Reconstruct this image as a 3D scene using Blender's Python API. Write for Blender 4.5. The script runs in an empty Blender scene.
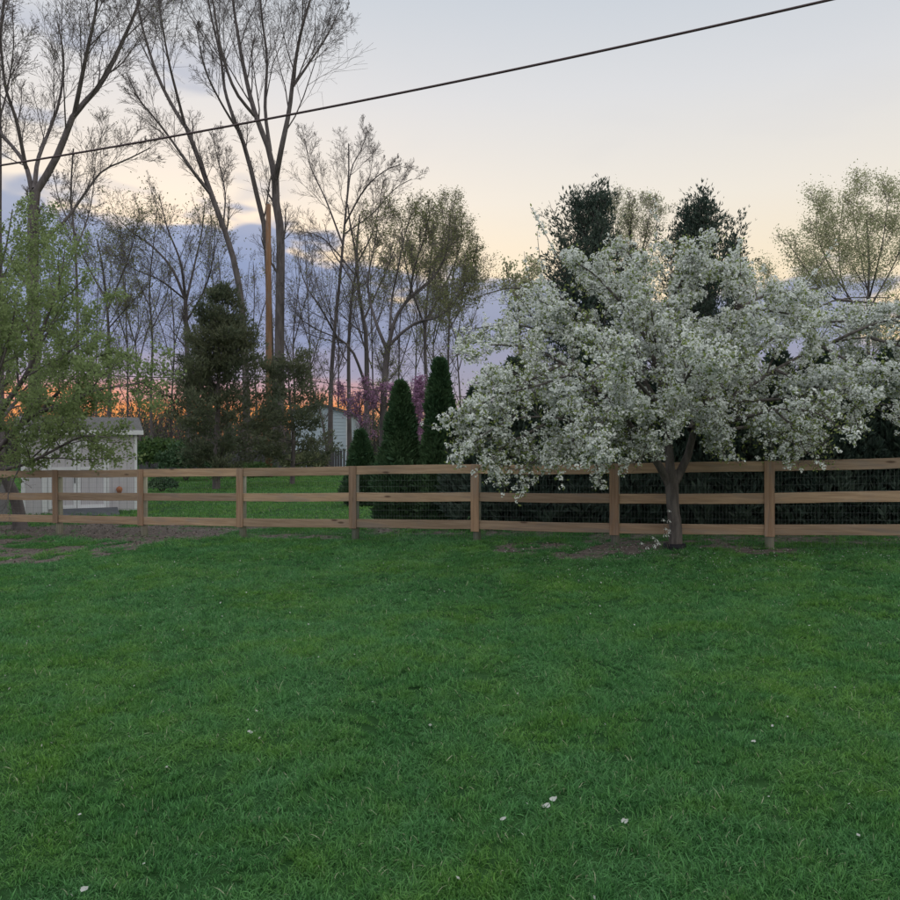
import bpy, math, random
import numpy as np

random.seed(7)
rng = np.random.default_rng(11)
scene = bpy.context.scene
COL = scene.collection
R_ = math.radians

# ------------------------------------------------------------------ camera
F = 820.0          # focal length in pixels of a 900 px wide frame
CAMZ = 1.6
HOR = 440.0
cam_d = bpy.data.cameras.new('camera')
cam = bpy.data.objects.new('camera', cam_d)
COL.objects.link(cam)
cam.location = (0, 0, CAMZ)
cam.rotation_euler = (R_(90) - math.atan((450 - HOR) / F), 0, 0)
cam_d.sensor_width = 36
cam_d.lens = 36 * F / 900
cam_d.clip_start = 0.05
cam_d.clip_end = 6000
scene.camera = cam

# ------------------------------------------------------------------ colour management
vs = scene.view_settings
vs.view_transform = 'Standard'
vs.look = 'None'
vs.exposure = 0.0
vs.gamma = 1
vs.use_curve_mapping = False
cy = scene.cycles
cy.max_bounces = 3
cy.diffuse_bounces = 2
cy.glossy_bounces = 1
cy.transmission_bounces = 2
cy.transparent_max_bounces = 2
cy.use_adaptive_sampling = True
cy.adaptive_threshold = 0.02
cy.use_denoising = True

# ------------------------------------------------------------------ sky
SUN_AZ = R_(-18)      # where the sun went down, left of the view axis
SUN_EL = R_(2.0)
world = bpy.data.worlds.new('World')
scene.world = world
world.use_nodes = True
wt = world.node_tree
wt.nodes.clear()


class G:
    """tiny node-graph helper"""
    def __init__(self, tree):
        self.t = tree

    def n(self, kind, **kw):
        nd = self.t.nodes.new(kind)
        for k, v in kw.items():
            setattr(nd, k, v)
        return nd

    def link(self, a, b):
        self.t.links.new(a, b)

    def put(self, sock, v):
        if isinstance(v, bpy.types.NodeSocket):
            self.link(v, sock)
        else:
            sock.default_value = v

    def math(self, op, a, b=0.0, c=0.0, clamp=False):
        nd = self.n('ShaderNodeMath', operation=op, use_clamp=clamp)
        self.put(nd.inputs[0], a)
        self.put(nd.inputs[1], b)
        self.put(nd.inputs[2], c)
        return nd.outputs[0]

    def mix(self, fac, a, b, blend='MIX'):
        nd = self.n('ShaderNodeMix', data_type='RGBA', blend_type=blend)
        self.put(nd.inputs[0], fac)
        for s, v in ((nd.inputs[6], a), (nd.inputs[7], b)):
            if isinstance(v, tuple) and len(v) == 3:
                v = v + (1.0,)
            self.put(s, v)
        return nd.outputs[2]

    def ramp(self, fac, stops, interp='LINEAR'):
        nd = self.n('ShaderNodeValToRGB')
        cr = nd.color_ramp
        cr.interpolation = interp
        while len(cr.elements) < len(stops):
            cr.elements.new(0.5)
        for e, (p, c) in zip(cr.elements, stops):
            e.position = p
            e.color = (c, c, c, 1) if not isinstance(c, tuple) else c + (1,)
        self.put(nd.inputs[0], fac)
        return nd.outputs[0]

    def smooth(self, v, a, b):
        nd = self.n('ShaderNodeMapRange', interpolation_type='SMOOTHSTEP')
        self.put(nd.inputs[0], v)
        nd.inputs[1].default_value = a
        nd.inputs[2].default_value = b
        return nd.outputs[0]

    def noise(self, vec, scale, detail=3.0, rough=0.55, dist=0.0):
        nd = self.n('ShaderNodeTexNoise')
        if vec is not None:
            self.link(vec, nd.inputs['Vector'])
        nd.inputs['Scale'].default_value = scale
        nd.inputs['Detail'].default_value = detail
        nd.inputs['Roughness'].default_value = rough
        nd.inputs['Distortion'].default_value = dist
        return nd.outputs[0]

    def mapping(self, vec, scale=(1, 1, 1), loc=(0, 0, 0)):
        nd = self.n('ShaderNodeMapping')
        self.link(vec, nd.inputs[0])
        nd.inputs['Scale'].default_value = scale
        nd.inputs['Location'].default_value = loc
        return nd.outputs[0]


g = G(wt)
tc = g.n('ShaderNodeTexCoord')
dirv = tc.outputs['Generated']
sep = g.n('ShaderNodeSeparateXYZ')
g.link(dirv, sep.inputs[0])
dx, dy, dz = sep.outputs
SKYK = 0.94
clear = g.ramp(dz, [(0.0, (0.80, 0.55, 0.36)), (0.10, (0.92, 0.68, 0.44)), (0.19, (0.93, 0.77, 0.56)),
                    (0.276, (0.86, 0.79, 0.70)), (0.383, (0.72, 0.72, 0.74)), (0.47, (0.60, 0.64, 0.70)),
                    (0.75, (0.47, 0.53, 0.62)), (1.0, (0.42, 0.49, 0.60))])
# long bank of blue-grey evening cloud low over the horizon, higher to the left
nvec = g.mapping(dirv, (3.2, 3.2, 9.0), (0.4, 0.1, 0.0))
n1 = g.noise(nvec, 2.2, 3, 0.6)
nvec2 = g.mapping(dirv, (2.0, 2.0, 22.0), (3.1, 0.7, 0.2))
n2 = g.noise(nvec2, 2.0, 2, 0.6)
edge = g.math('ADD', g.math('MULTIPLY', dx, -0.13), 0.205)
edge = g.math('ADD', edge, g.math('MULTIPLY', g.math('SUBTRACT', n1, 0.5), 0.24))
depth = g.math('SUBTRACT', edge, dz)
bank = g.smooth(depth, -0.014, 0.020)
zz = g.math('ADD', dz, g.math('MULTIPLY', g.math('SUBTRACT', n2, 0.5), 0.055))
bankc = g.ramp(zz, [(0.0, (0.62, 0.24, 0.09)), (0.020, (1.0, 0.40, 0.10)), (0.044, (1.0, 0.36, 0.12)),
                    (0.058, (0.68, 0.38, 0.40)), (0.075, (0.41, 0.38, 0.51)), (0.11, (0.28, 0.34, 0.54)),
                    (0.21, (0.28, 0.37, 0.61)), (0.27, (0.46, 0.50, 0.68)), (0.34, (0.62, 0.64, 0.74))])
# away from the sunset the low glow turns mauve
az_f = g.math('ADD', g.math('MULTIPLY', dx, math.sin(SUN_AZ)), g.math('MULTIPLY', dy, math.cos(SUN_AZ)))
glowf = g.smooth(az_f, 0.940, 0.990)
bank_far = g.ramp(zz, [(0.0, (0.40, 0.33, 0.38)), (0.05, (0.41, 0.38, 0.47)), (0.12, (0.32, 0.36, 0.52)), (0.3, (0.45, 0.50, 0.64))])
bankc = g.mix(glowf, bank_far, bankc)
nish = g.n('ShaderNodeTexSky', sky_type='NISHITA', sun_disc=False)
nish.sun_elevation = SUN_EL
nish.sun_rotation = SUN_AZ
clear = g.mix(1.0, clear, g.mix(1.0, nish.outputs[0], (0.05, 0.05, 0.05), 'MULTIPLY'), 'ADD')
sky = g.mix(g.math('MULTIPLY', bank, 0.97), clear, bankc)
# loose wisps drifting above the bank
nvec3 = g.mapping(dirv, (2.6, 2.6, 8.5), (1.85, 0.0, 0.62))
n3 = g.noise(nvec3, 2.1, 3, 0.5)
hi = g.math('MULTIPLY', g.smooth(dz, 0.20, 0.27), g.math('SUBTRACT', 1.0, g.smooth(dz, 0.36, 0.46)))
wisp = g.math('MULTIPLY', g.smooth(n3, 0.52, 0.66), hi)
wispleft = g.smooth(dx, -0.12, -0.36)
wisp = g.math('MULTIPLY', wisp, g.math('ADD', 0.03, g.math('MULTIPLY', wispleft, 0.9)))
sky = g.mix(wisp, sky, (0.43, 0.48, 0.62))
below = g.smooth(dz, -0.02, 0.0)
sky = g.mix(below, (0.10, 0.11, 0.09), sky)
bg1 = g.n('ShaderNodeBackground')
g.link(sky, bg1.inputs[0])
bg1.inputs[1].default_value = SKYK
outw = g.n('ShaderNodeOutputWorld')
g.link(bg1.outputs[0], outw.inputs[0])

# overhead fill lamp, added to brighten the yard beyond what the sky gives
fill_sun_d = bpy.data.lights.new('sun', 'SUN')
fill_sun_d.energy = 1.5
fill_sun_d.angle = R_(150)
fill_sun_d.color = (1.0, 0.93, 0.86)
sun = bpy.data.objects.new('sun', fill_sun_d)
COL.objects.link(sun)
sun.rotation_euler = (R_(6), 0, 0)


# ================================================================== helpers
def at(px, py, Y):
    return np.array([(px - 450) / F * Y, Y, CAMZ + (HOR - py) / F * Y])


def sstep(a, b, x):
    t = np.clip((np.asarray(x, float) - a) / (b - a), 0, 1)
    return t * t * (3 - 2 * t)


_ng = np.random.default_rng(3).random((64, 64))


def vnoise(x, y, s=1.0, o=0.0):
    x = np.asarray(x, float) * s + 13.7 + o
    y = np.asarray(y, float) * s + 5.3 + o * 1.7
    xi = np.floor(x).astype(int)
    yi = np.floor(y).astype(int)
    fx = x - xi
    fy = y - yi
    fx = fx * fx * (3 - 2 * fx)
    fy = fy * fy * (3 - 2 * fy)
    a = _ng[xi % 64, yi % 64]
    b = _ng[(xi + 1) % 64, yi % 64]
    c = _ng[xi % 64, (yi + 1) % 64]
    d = _ng[(xi + 1) % 64, (yi + 1) % 64]
    return (a * (1 - fx) + b * fx) * (1 - fy) + (c * (1 - fx) + d * fx) * fy


def fbm(x, y, s=1.0, o=0.0):
    return vnoise(x, y, s, o) * 0.55 + vnoise(x, y, s * 2.1, o + 9) * 0.3 + vnoise(x, y, s * 4.3, o + 21) * 0.15


FA, FB = 14.06, -0.39        # the fence line: y = FA + FB * x


def gz(x, y):
    """height of the ground"""
    x = np.asarray(x, float)
    y = np.asarray(y, float)
    xc = np.clip(x, -16, 12)
    s = 0.0281 * (xc - 4.76) - 0.014
    s = s * sstep(0.0, 12.0, y)
    far = sstep(15.5, 30.0, y)
    base = s * (1 - far) + (-0.42) * far
    fade = 1 - sstep(60, 90, y)
    # a low ragged ridge where the turf breaks, across the near lawn
    t_ = np.clip(((x + 0.62) * 1.16 + (y - 3.95) * 1.0) / (1.16 ** 2 + 1.0), -0.15, 1.15)
    d_ = np.hypot(x + 0.62 - t_ * 1.16, y - 3.95 - t_ * 1.0)
    base = base + 0.035 * np.exp(-(d_ / 0.09) ** 2) * sstep(0.35, 0.55, vnoise(x, y, 3.0, 77)) + 0.05 * sstep(0.0, 1.6, (x + 0.62) * -1.0 + (y - 3.95) * 1.16) * (1 - sstep(5, 9, y))
    return base + ((fbm(x, y, 0.35) - 0.5) * 0.09 + (fbm(x, y, 1.3, 4) - 0.5) * 0.025) * fade


def soil(x, y):
    """bare earth: along the fence on the left, under the blossom tree"""
    x = np.asarray(x, float)
    y = np.asarray(y, float)
    fy = FA + FB * x
    nz = fbm(x, y, 0.9, 2) - 0.5
    nz2 = fbm(x, y, 3.1, 7) - 0.5
    lz = 1 - sstep(-7.0, -6.4, x - 0.586 * (y - 12.6) + nz * 2.4)
    strip = sstep(-1.3, -0.7, y - fy + nz * 1.2)
    left = lz * (strip + (1 - strip) * 0.95 * sstep(-0.22, -0.08, nz2 * 0.8 + nz * 0.9)) * (1 - sstep(1.2, 2.4, y - fy + nz * 2))
    mid = sstep(-4.6, -3.8, x) * (1 - sstep(-2.4, -1.6, x)) * sstep(-0.3, 0.05, y - fy + nz * .6) * (1 - sstep(0.3, 0.9, y - fy)) * 0.6
    right = np.exp(-(((x - 3.0 + nz) / 2.9) ** 2 + ((y - 12.7 + nz * 1.0) / 1.15) ** 2) ** 2) * sstep(-0.05, 0.4, nz + 0.42)
    m = np.maximum(np.maximum(left, mid), right * (0.15 + 0.75 * sstep(-0.12, 0.06, nz2 + nz * 0.5)))
    beh = 0.45 * sstep(0.5, 0.9, y - fy) * (1 - sstep(2.5, 4.0, y - fy)) * sstep(-2.3, -1.4, x)
    m = np.maximum(m, beh * 0.9)
    return np.clip(m * (1.0 + 1.6 * nz2), 0, 1)


def mesh_obj(name, V, Fc, mat=None, parent=None, smooth=True, attr=None, matidx=None):
    """V (n,3); Fc (m,k) array of one polygon size, or list of such arrays"""
    me = bpy.data.meshes.new(name)
    fill_mesh(me, V, Fc, smooth)
    for m in (mat if isinstance(mat, (list, tuple)) else [mat]):
        if m is not None:
            me.materials.append(m)
    if attr:
        for an, vals in attr.items():
            a = me.attributes.new(an, 'FLOAT', 'POINT')
            a.data.foreach_set('value', np.asarray(vals, np.float32))
    o = bpy.data.objects.new(name, me)
    COL.objects.link(o)
    if parent is not None:
        o.parent = parent
    return o


def fill_mesh(me, V, Fc, smooth=True):
    V = np.ascontiguousarray(V, np.float32).reshape(-1, 3)
    if not isinstance(Fc, list):
        Fc = [Fc]
    Fc = [np.asarray(f, np.int32) for f in Fc if len(f)]
    loops = np.concatenate([f.ravel() for f in Fc])
    sizes = np.concatenate([np.full(len(f), f.shape[1], np.int32) for f in Fc])
    starts = np.concatenate([[0], np.cumsum(sizes)[:-1]]).astype(np.int32)
    me.vertices.add(len(V))
    me.vertices.foreach_set('co', V.ravel())
    me.loops.add(len(loops))
    me.loops.foreach_set('vertex_index', loops)
    me.polygons.add(len(sizes))
    me.polygons.foreach_set('loop_start', starts)
    me.polygons.foreach_set('use_smooth', np.full(len(sizes), smooth))
    me.update(calc_edges=True)


class MB:
    """collects boxes and other small shapes into one mesh"""
    def __init__(self):
        self.v = []
        self.f4 = []
        self.f3 = []
        self.n = 0

    def add(self, V, F4=None, F3=None):
        V = np.asarray(V, float).reshape(-1, 3)
        if F4 is not None and len(F4):
            self.f4.append(np.asarray(F4) + self.n)
        if F3 is not None and len(F3):
            self.f3.append(np.asarray(F3) + self.n)
        self.v.append(V)
        self.n += len(V)

    def box(self, a, b, bev=0.0):
        x0, y0, z0 = a
        x1, y1, z1 = b
        if bev <= 0:
            V = [(x, y, z) for z in (z0, z1) for y in (y0, y1) for x in (x0, x1)]
            F4 = [(0, 2, 3, 1), (4, 5, 7, 6), (0, 1, 5, 4), (2, 6, 7, 3), (0, 4, 6, 2), (1, 3, 7, 5)]
            self.add(V, F4)
            return
        # bevelled box: three pairs of inset faces joined by chamfers
        V = []
        idx = {}
        for sx in (0, 1):
            for sy in (0, 1):
                for sz in (0, 1):
                    X, Y, Z = (x0, x1)[sx], (y0, y1)[sy], (z0, z1)[sz]
                    ix, iy, iz = X + (bev if sx == 0 else -bev), Y + (bev if sy == 0 else -bev), Z + (bev if sz == 0 else -bev)
                    idx[sx, sy, sz, 0] = len(V); V.append((X, iy, iz))
                    idx[sx, sy, sz, 1] = len(V); V.append((ix, Y, iz))
                    idx[sx, sy, sz, 2] = len(V); V.append((ix, iy, Z))
        F4, F3 = [], []
        for s in (0, 1):
            q = [idx[s, a_, b_, 0] for a_, b_ in ((0, 0), (1, 0), (1, 1), (0, 1))]
            F4.append(q if s else q[::-1])
            q = [idx[a_, s, b_, 1] for a_, b_ in ((0, 0), (0, 1), (1, 1), (1, 0))]
            F4.append(q if s else q[::-1])
            q = [idx[a_, b_, s, 2] for a_, b_ in ((0, 0), (1, 0), (1, 1), (0, 1))]
            F4.append(q if s else q[::-1])
        for a_ in (0, 1):
            for b_ in (0, 1):
                F4.append([idx[0, a_, b_, 1], idx[1, a_, b_, 1], idx[1, a_, b_, 2], idx[0, a_, b_, 2]])
                F4.append([idx[a_, 0, b_, 0], idx[a_, 1, b_, 0], idx[a_, 1, b_, 2], idx[a_, 0, b_, 2]])
                F4.append([idx[a_, b_, 0, 0], idx[a_, b_, 1, 0], idx[a_, b_, 1, 1], idx[a_, b_, 0, 1]])
        for k in [(i, j, l) for i in (0, 1) for j in (0, 1) for l in (0, 1)]:
            F3.append([idx[k + (0,)], idx[k + (1,)], idx[k + (2,)]])
        self.add(V, F4, F3)

    def prism(self, poly, y0, y1):
        """polygon in x,z extruded along y"""
        n = len(poly)
        V = [(x, y0, z) for x, z in poly] + [(x, y1, z) for x, z in poly]
        F4 = [(i, (i + 1) % n, n + (i + 1) % n, n + i) for i in range(n)]
        F3 = [(0, i + 1, i) for i in range(1, n - 1)] + [(n, n + i, n + i + 1) for i in range(1, n - 1)]
        self.add(V, F4, F3)

    def lathe(self, prof, c=(0, 0, 0), k=16, wob=0.0):
        V = []
        for r, z in prof:
            for i in range(k):
                a = 2 * math.pi * i / k
                rr = r * (1 + wob * math.sin(a * 3 + z * 2) + wob * math.sin(a * 5 + 1))
                V.append((c[0] + rr * math.cos(a), c[1] + rr * math.sin(a), c[2] + z))
        m = len(prof)
        F4 = [(j * k + i, j * k + (i + 1) % k, (j + 1) * k + (i + 1) % k, (j + 1) * k + i) for j in range(m - 1) for i in range(k)]
        self.add(V, F4)

    def tube(self, pts, rad, k=8):
        V, Q = tube_arrays(np.asarray(pts, float)[None], np.broadcast_to(np.asarray(rad, float), (1, len(pts))), k)
        self.add(V, Q)

    def build(self, name, mat, parent=None, smooth=False):
        V = np.concatenate(self.v)
        f = []
        if self.f4:
            f.append(np.concatenate(self.f4))
        if self.f3:
            f.append(np.concatenate(self.f3))
        return mesh_obj(name, V, f, mat, parent, smooth)


def norm(v):
    return v / np.maximum(np.linalg.norm(v, axis=-1, keepdims=True), 1e-9)


def tube_arrays(P, R, k):
    """m polylines of n points -> verts, quads"""
    P = np.asarray(P, float)
    m, n = P.shape[:2]
    T = norm(np.gradient(P, axis=1))
    mean = np.abs(T.mean(1))
    ref = np.zeros((m, 3))
    ref[np.arange(m), np.argmin(mean, 1)] = 1
    N = norm(np.cross(T, ref[:, None, :]))
    B = np.cross(T, N)
    a = np.arange(k) * 2 * math.pi / k
    ring = P[:, :, None, :] + R[:, :, None, None] * (np.cos(a)[None, None, :, None] * N[:, :, None, :] + np.sin(a)[None, None, :, None] * B[:, :, None, :])
    V = ring.reshape(-1, 3)
    base = (np.arange(m) * n * k)[:, None, None] + (np.arange(n - 1) * k)[None, :, None]
    i = np.arange(k)[None, None, :]
    j = (np.arange(k)[None, None, :] + 1) % k
    Q = np.stack([base + i, base + j, base + k + j, base + k + i], -1).reshape(-1, 4)
    return V, Q


def join(parts):
    Vs, Qs, n = [], [], 0
    for V, Q in parts:
        Vs.append(V)
        Qs.append(Q + n)
        n += len(V)
    return np.concatenate(Vs), np.concatenate(Qs)


def resample(pts, n):
    pts = np.asarray(pts, float)
    # Catmull-Rom through the points, then even spacing
    q = np.concatenate([[2 * pts[0] - pts[1]], pts, [2 * pts[-1] - pts[-2]]])
    out = []
    for i in range(1, len(q) - 2):
        for t in np.linspace(0, 1, 8, endpoint=False):
            a, b, c, d = q[i - 1], q[i], q[i + 1], q[i + 2]
            out.append(0.5 * (2 * b + (c - a) * t + (2 * a - 5 * b + 4 * c - d) * t * t + (3 * b - a - 3 * c + d) * t ** 3))
    out.append(q[-2])
    out = np.array(out)
    s = np.concatenate([[0], np.cumsum(np.linalg.norm(np.diff(out, axis=0), axis=1))])
    u = np.linspace(0, s[-1], n)
    return np.stack([np.interp(u, s, out[:, k]) for k in range(3)], 1)


def spawn(P, R, nc, t0, t1, ang, lr, n, rr, wander=0.12, up=0.06, rmin=0.006, tip=0.3, flat=0.0, lmin=0.0):
    """side branches of the polylines P, all at once"""
    m, npar = P.shape[:2]
    L = np.linalg.norm(np.diff(P, axis=1), axis=2).sum(1)
    t = t0 + (t1 - t0) * (np.arange(nc)[None, :] + rng.random((m, nc))) / nc
    f = t * (npar - 1)
    i = np.minimum(f.astype(int), npar - 2)
    w = (f - i)[..., None]
    I = np.arange(m)[:, None]
    p0 = P[I, i] * (1 - w) + P[I, i + 1] * w
    T = norm(P[I, i + 1] - P[I, i])
    r0 = R[I, i] * (1 - w[..., 0]) + R[I, i + 1] * w[..., 0]
    ref = np.where(np.abs(T[..., 2:3]) > 0.9, np.array([1.0, 0, 0]), np.array([0, 0, 1.0]))
    U = norm(np.cross(T, ref))
    W = np.cross(T, U)
    phi = np.arange(nc)[None, :] * 2.39996 + rng.random((m, 1)) * 6.28 + rng.normal(0, 0.5, (m, nc))
    a = np.radians(ang[0] + (ang[1] - ang[0]) * rng.random((m, nc)))
    D = np.cos(a)[..., None] * T + np.sin(a)[..., None] * (np.cos(phi)[..., None] * U + np.sin(phi)[..., None] * W)
    if flat:
        D[..., 2] *= (1 - flat)
        D = norm(D)
    ln = np.maximum(L[:, None] * lr * (1.2 - 0.8 * t) * (0.6 + 0.7 * rng.random((m, nc))), lmin)
    p0 = p0.reshape(-1, 3)
    D = D.reshape(-1, 3)
    ln = ln.reshape(-1)
    r0 = np.maximum(r0.reshape(-1) * rr * (0.75 + 0.4 * rng.random(len(ln))), rmin)
    C = [p0]
    for s in range(n - 1):
        D = norm(D + rng.normal(0, wander, D.shape) + np.array([0, 0, up]))
        C.append(C[-1] + D * (ln / (n - 1))[:, None])
    C = np.stack(C, 1)
    taper = np.linspace(1, tip, n)[None, :]
    return C, np.maximum(r0[:, None] * taper, rmin * 0.7)


def pts_on(P, count, t0=0.0):
    """random points and tangents on polylines"""
    m, n = P.shape[:2]
    w_ = np.linalg.norm(P[:, -1] - P[:, 0], axis=1)
    I = np.minimum(np.searchsorted(np.cumsum(w_) / w_.sum(), rng.random(count)), m - 1)
    f = (t0 + (1 - t0) * rng.random(count)) * (n - 1)
    i = np.minimum(f.astype(int), n - 2)
    w = (f - i)[:, None]
    return P[I, i] * (1 - w) + P[I, i + 1] * w, norm(P[I, i + 1] - P[I, i])


def rand_dirs(n):
    return norm(rng.normal(size=(n, 3)))


def leaf_arrays(pos, size, aspect=0.5, bias=None, fold=0.0, D=None):
    """one diamond leaf at each position"""
    n = len(pos)
    if D is None:
        D = rand_dirs(n)
    if bias is not None:
        D = norm(D + np.asarray(bias))
    S = norm(np.cross(D, rand_dirs(n)))
    N = np.cross(D, S)
    size = np.broadcast_to(np.asarray(size, float), (n,))[:, None]
    a = pos
    b = pos + D * size * 0.5 + S * size * aspect * 0.5 + N * size * fold
    c = pos + D * size
    d = pos + D * size * 0.5 - S * size * aspect * 0.5 + N * size * fold
    V = np.stack([a, b, c, d], 1).reshape(-1, 3)
    Q = np.arange(n * 4).reshape(n, 4)
    return V, Q


def tag(o, label, cat, group=None, kind=None):
    if label:
        o['label'] = label
    if cat:
        o['category'] = cat
    if group:
        o['group'] = group
    if kind:
        o['kind'] = kind
    return o


def thing(name, label, cat, loc=(0, 0, 0), group=None, rz=0.0):
    o = bpy.data.objects.new(name, None)
    COL.objects.link(o)
    o.location = tuple(float(v) for v in loc)
    o.rotation_euler = (0, 0, rz)
    o.empty_display_size = 0.3
    return tag(o, label, cat, group)


def scatter_instances(name, pos, rot, scale, idx, templates, mat, parent=None):
    """one object whose points each carry a small mesh picked from templates (a geometry-nodes modifier)"""
    col = bpy.data.collections.new(name + '_shapes')
    for k, (V, Fc) in enumerate(templates):
        me = bpy.data.meshes.new('%s_shape_%d' % (name, k))
        fill_mesh(me, V, Fc, False)
        me.materials.append(mat)
        col.objects.link(bpy.data.objects.new('%s_shape_%d' % (name, k), me))
    me = bpy.data.meshes.new(name)
    me.vertices.add(len(pos))
    me.vertices.foreach_set('co', np.ascontiguousarray(pos, np.float32).ravel())
    a = me.attributes.new('rot', 'FLOAT_VECTOR', 'POINT')
    a.data.foreach_set('vector', np.ascontiguousarray(rot, np.float32).ravel())
    a = me.attributes.new('scl', 'FLOAT_VECTOR', 'POINT')
    a.data.foreach_set('vector', np.ascontiguousarray(scale, np.float32).ravel())
    a = me.attributes.new('pick', 'INT', 'POINT')
    a.data.foreach_set('value', np.ascontiguousarray(idx, np.int32))
    me.materials.append(mat)
    o = bpy.data.objects.new(name, me)
    COL.objects.link(o)
    if parent is not None:
        o.parent = parent
    ng = bpy.data.node_groups.new(name + '_scatter', 'GeometryNodeTree')
    ng.interface.new_socket('Geometry', in_out='INPUT', socket_type='NodeSocketGeometry')
    ng.interface.new_socket('Geometry', in_out='OUTPUT', socket_type='NodeSocketGeometry')
    N = ng.nodes.new
    gi, go = N('NodeGroupInput'), N('NodeGroupOutput')
    iop = N('GeometryNodeInstanceOnPoints')
    ci = N('GeometryNodeCollectionInfo')
    ci.inputs['Collection'].default_value = col
    ci.inputs['Separate Children'].default_value = True
    ci.inputs['Reset Children'].default_value = True
    at_r, at_s, at_i = N('GeometryNodeInputNamedAttribute'), N('GeometryNodeInputNamedAttribute'), N('GeometryNodeInputNamedAttribute')
    for nd, ty, nm in ((at_r, 'FLOAT_VECTOR', 'rot'), (at_s, 'FLOAT_VECTOR', 'scl'), (at_i, 'INT', 'pick')):
        nd.data_type = ty
        nd.inputs['Name'].default_value = nm
    e2r = N('FunctionNodeEulerToRotation')
    L = ng.links.new
    L(gi.outputs[0], iop.inputs['Points'])
    L(ci.outputs[0], iop.inputs['Instance'])
    iop.inputs['Pick Instance'].default_value = True
    L(at_i.outputs[0], iop.inputs['Instance Index'])
    L(at_r.outputs[0], e2r.inputs[0])
    L(e2r.outputs[0], iop.inputs['Rotation'])
    L(at_s.outputs[0], iop.inputs['Scale'])
    L(iop.outputs[0], go.inputs[0])
    md = o.modifiers.new('scatter', 'NODES')
    md.node_group = ng
    return o


def euler_of(Rm):
    """XYZ euler angles of rotation matrices (n,3,3)"""
    y = np.arcsin(np.clip(-Rm[:, 2, 0], -1, 1))
    return np.stack([np.arctan2(Rm[:, 2, 1], Rm[:, 2, 2]), y, np.arctan2(Rm[:, 1, 0], Rm[:, 0, 0])], 1)


# ================================================================== materials
def new_mat(name):
    m = bpy.data.materials.new(name)
    m.use_nodes = True
    t = m.node_tree
    b = t.nodes['Principled BSDF']
    return m, G(t), b, t.nodes['Material Output']


def mat_plain(name, c, rough=0.8, var=0.12, scale=6.0, spec=0.3, bump=0.0, metal=0.0):
    m, g, b, o = new_mat(name)
    tcn = g.n('ShaderNodeTexCoord')
    nz = g.noise(tcn.outputs['Object'], scale, 5, 0.6)
    col = g.mix(nz, tuple(v * (1 - var * 1.6) for v in c), tuple(min(1, v * (1 + var * 1.6)) for v in c))
    g.link(col, b.inputs['Base Color'])
    b.inputs['Roughness'].default_value = rough
    b.inputs['Metallic'].default_value = metal
    b.inputs['Specular IOR Level'].default_value = spec
    if bump:
        bn = g.n('ShaderNodeBump')
        bn.inputs['Strength'].default_value = bump
        bn.inputs['Distance'].default_value = 0.02
        g.link(g.noise(tcn.outputs['Object'], scale * 5, 4, 0.6), bn.inputs['Height'])
        g.link(bn.outputs[0], b.inputs['Normal'])
    return m


def mat_leaf(name, c1, c2, trans=0.35, patch=None, rough=0.6, spec=0.25):
    """leaves: every leaf its own shade, some light through"""
    m, g, b, o = new_mat(name)
    geo = g.n('ShaderNodeNewGeometry')
    col = g.mix(geo.outputs['Random Per Island'], c1, c2)
    if patch:
        nz = g.noise(geo.outputs['Position'], patch, 3, 0.5)
        col = g.mix(g.smooth(nz, 0.35, 0.65), g.mix(0.5, col, c1), g.mix(0.5, col, c2))
    g.link(col, b.inputs['Base Color'])
    b.inputs['Roughness'].default_value = rough
    b.inputs['Specular IOR Level'].default_value = spec
    tr = g.n('ShaderNodeBsdfTranslucent')
    g.link(col, tr.inputs[0])
    mx = g.n('ShaderNodeMixShader')
    mx.inputs[0].default_value = trans
    g.link(b.outputs[0], mx.inputs[1])
    g.link(tr.outputs[0], mx.inputs[2])
    g.link(mx.outputs[0], o.inputs[0])
    return m


def mat_bark(name, c1, c2, scale=8.0, stretch=0.25, bump=0.5):
    m, g, b, o = new_mat(name)
    tcn = g.n('ShaderNodeTexCoord')
    v = g.mapping(tcn.outputs['Object'], (1, 1, stretch))
    n_ = g.noise(v, scale, 6, 0.65, 0.4)
    nb = g.noise(tcn.outputs['Object'], 1.3, 3, 0.5)
    col = g.mix(g.smooth(n_, 0.3, 0.7), c1, c2)
    col = g.mix(g.math('MULTIPLY', nb, 0.35), col, tuple(v_ * 0.55 for v_ in c1))
    g.link(col, b.inputs['Base Color'])
    b.inputs['Roughness'].default_value = 0.9
    b.inputs['Specular IOR Level'].default_value = 0.15
    bn = g.n('ShaderNodeBump')
    bn.inputs['Strength'].default_value = bump
    bn.inputs['Distance'].default_value = 0.03
    g.link(n_, bn.inputs['Height'])
    g.link(bn.outputs[0], b.inputs['Normal'])
    return m


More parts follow.
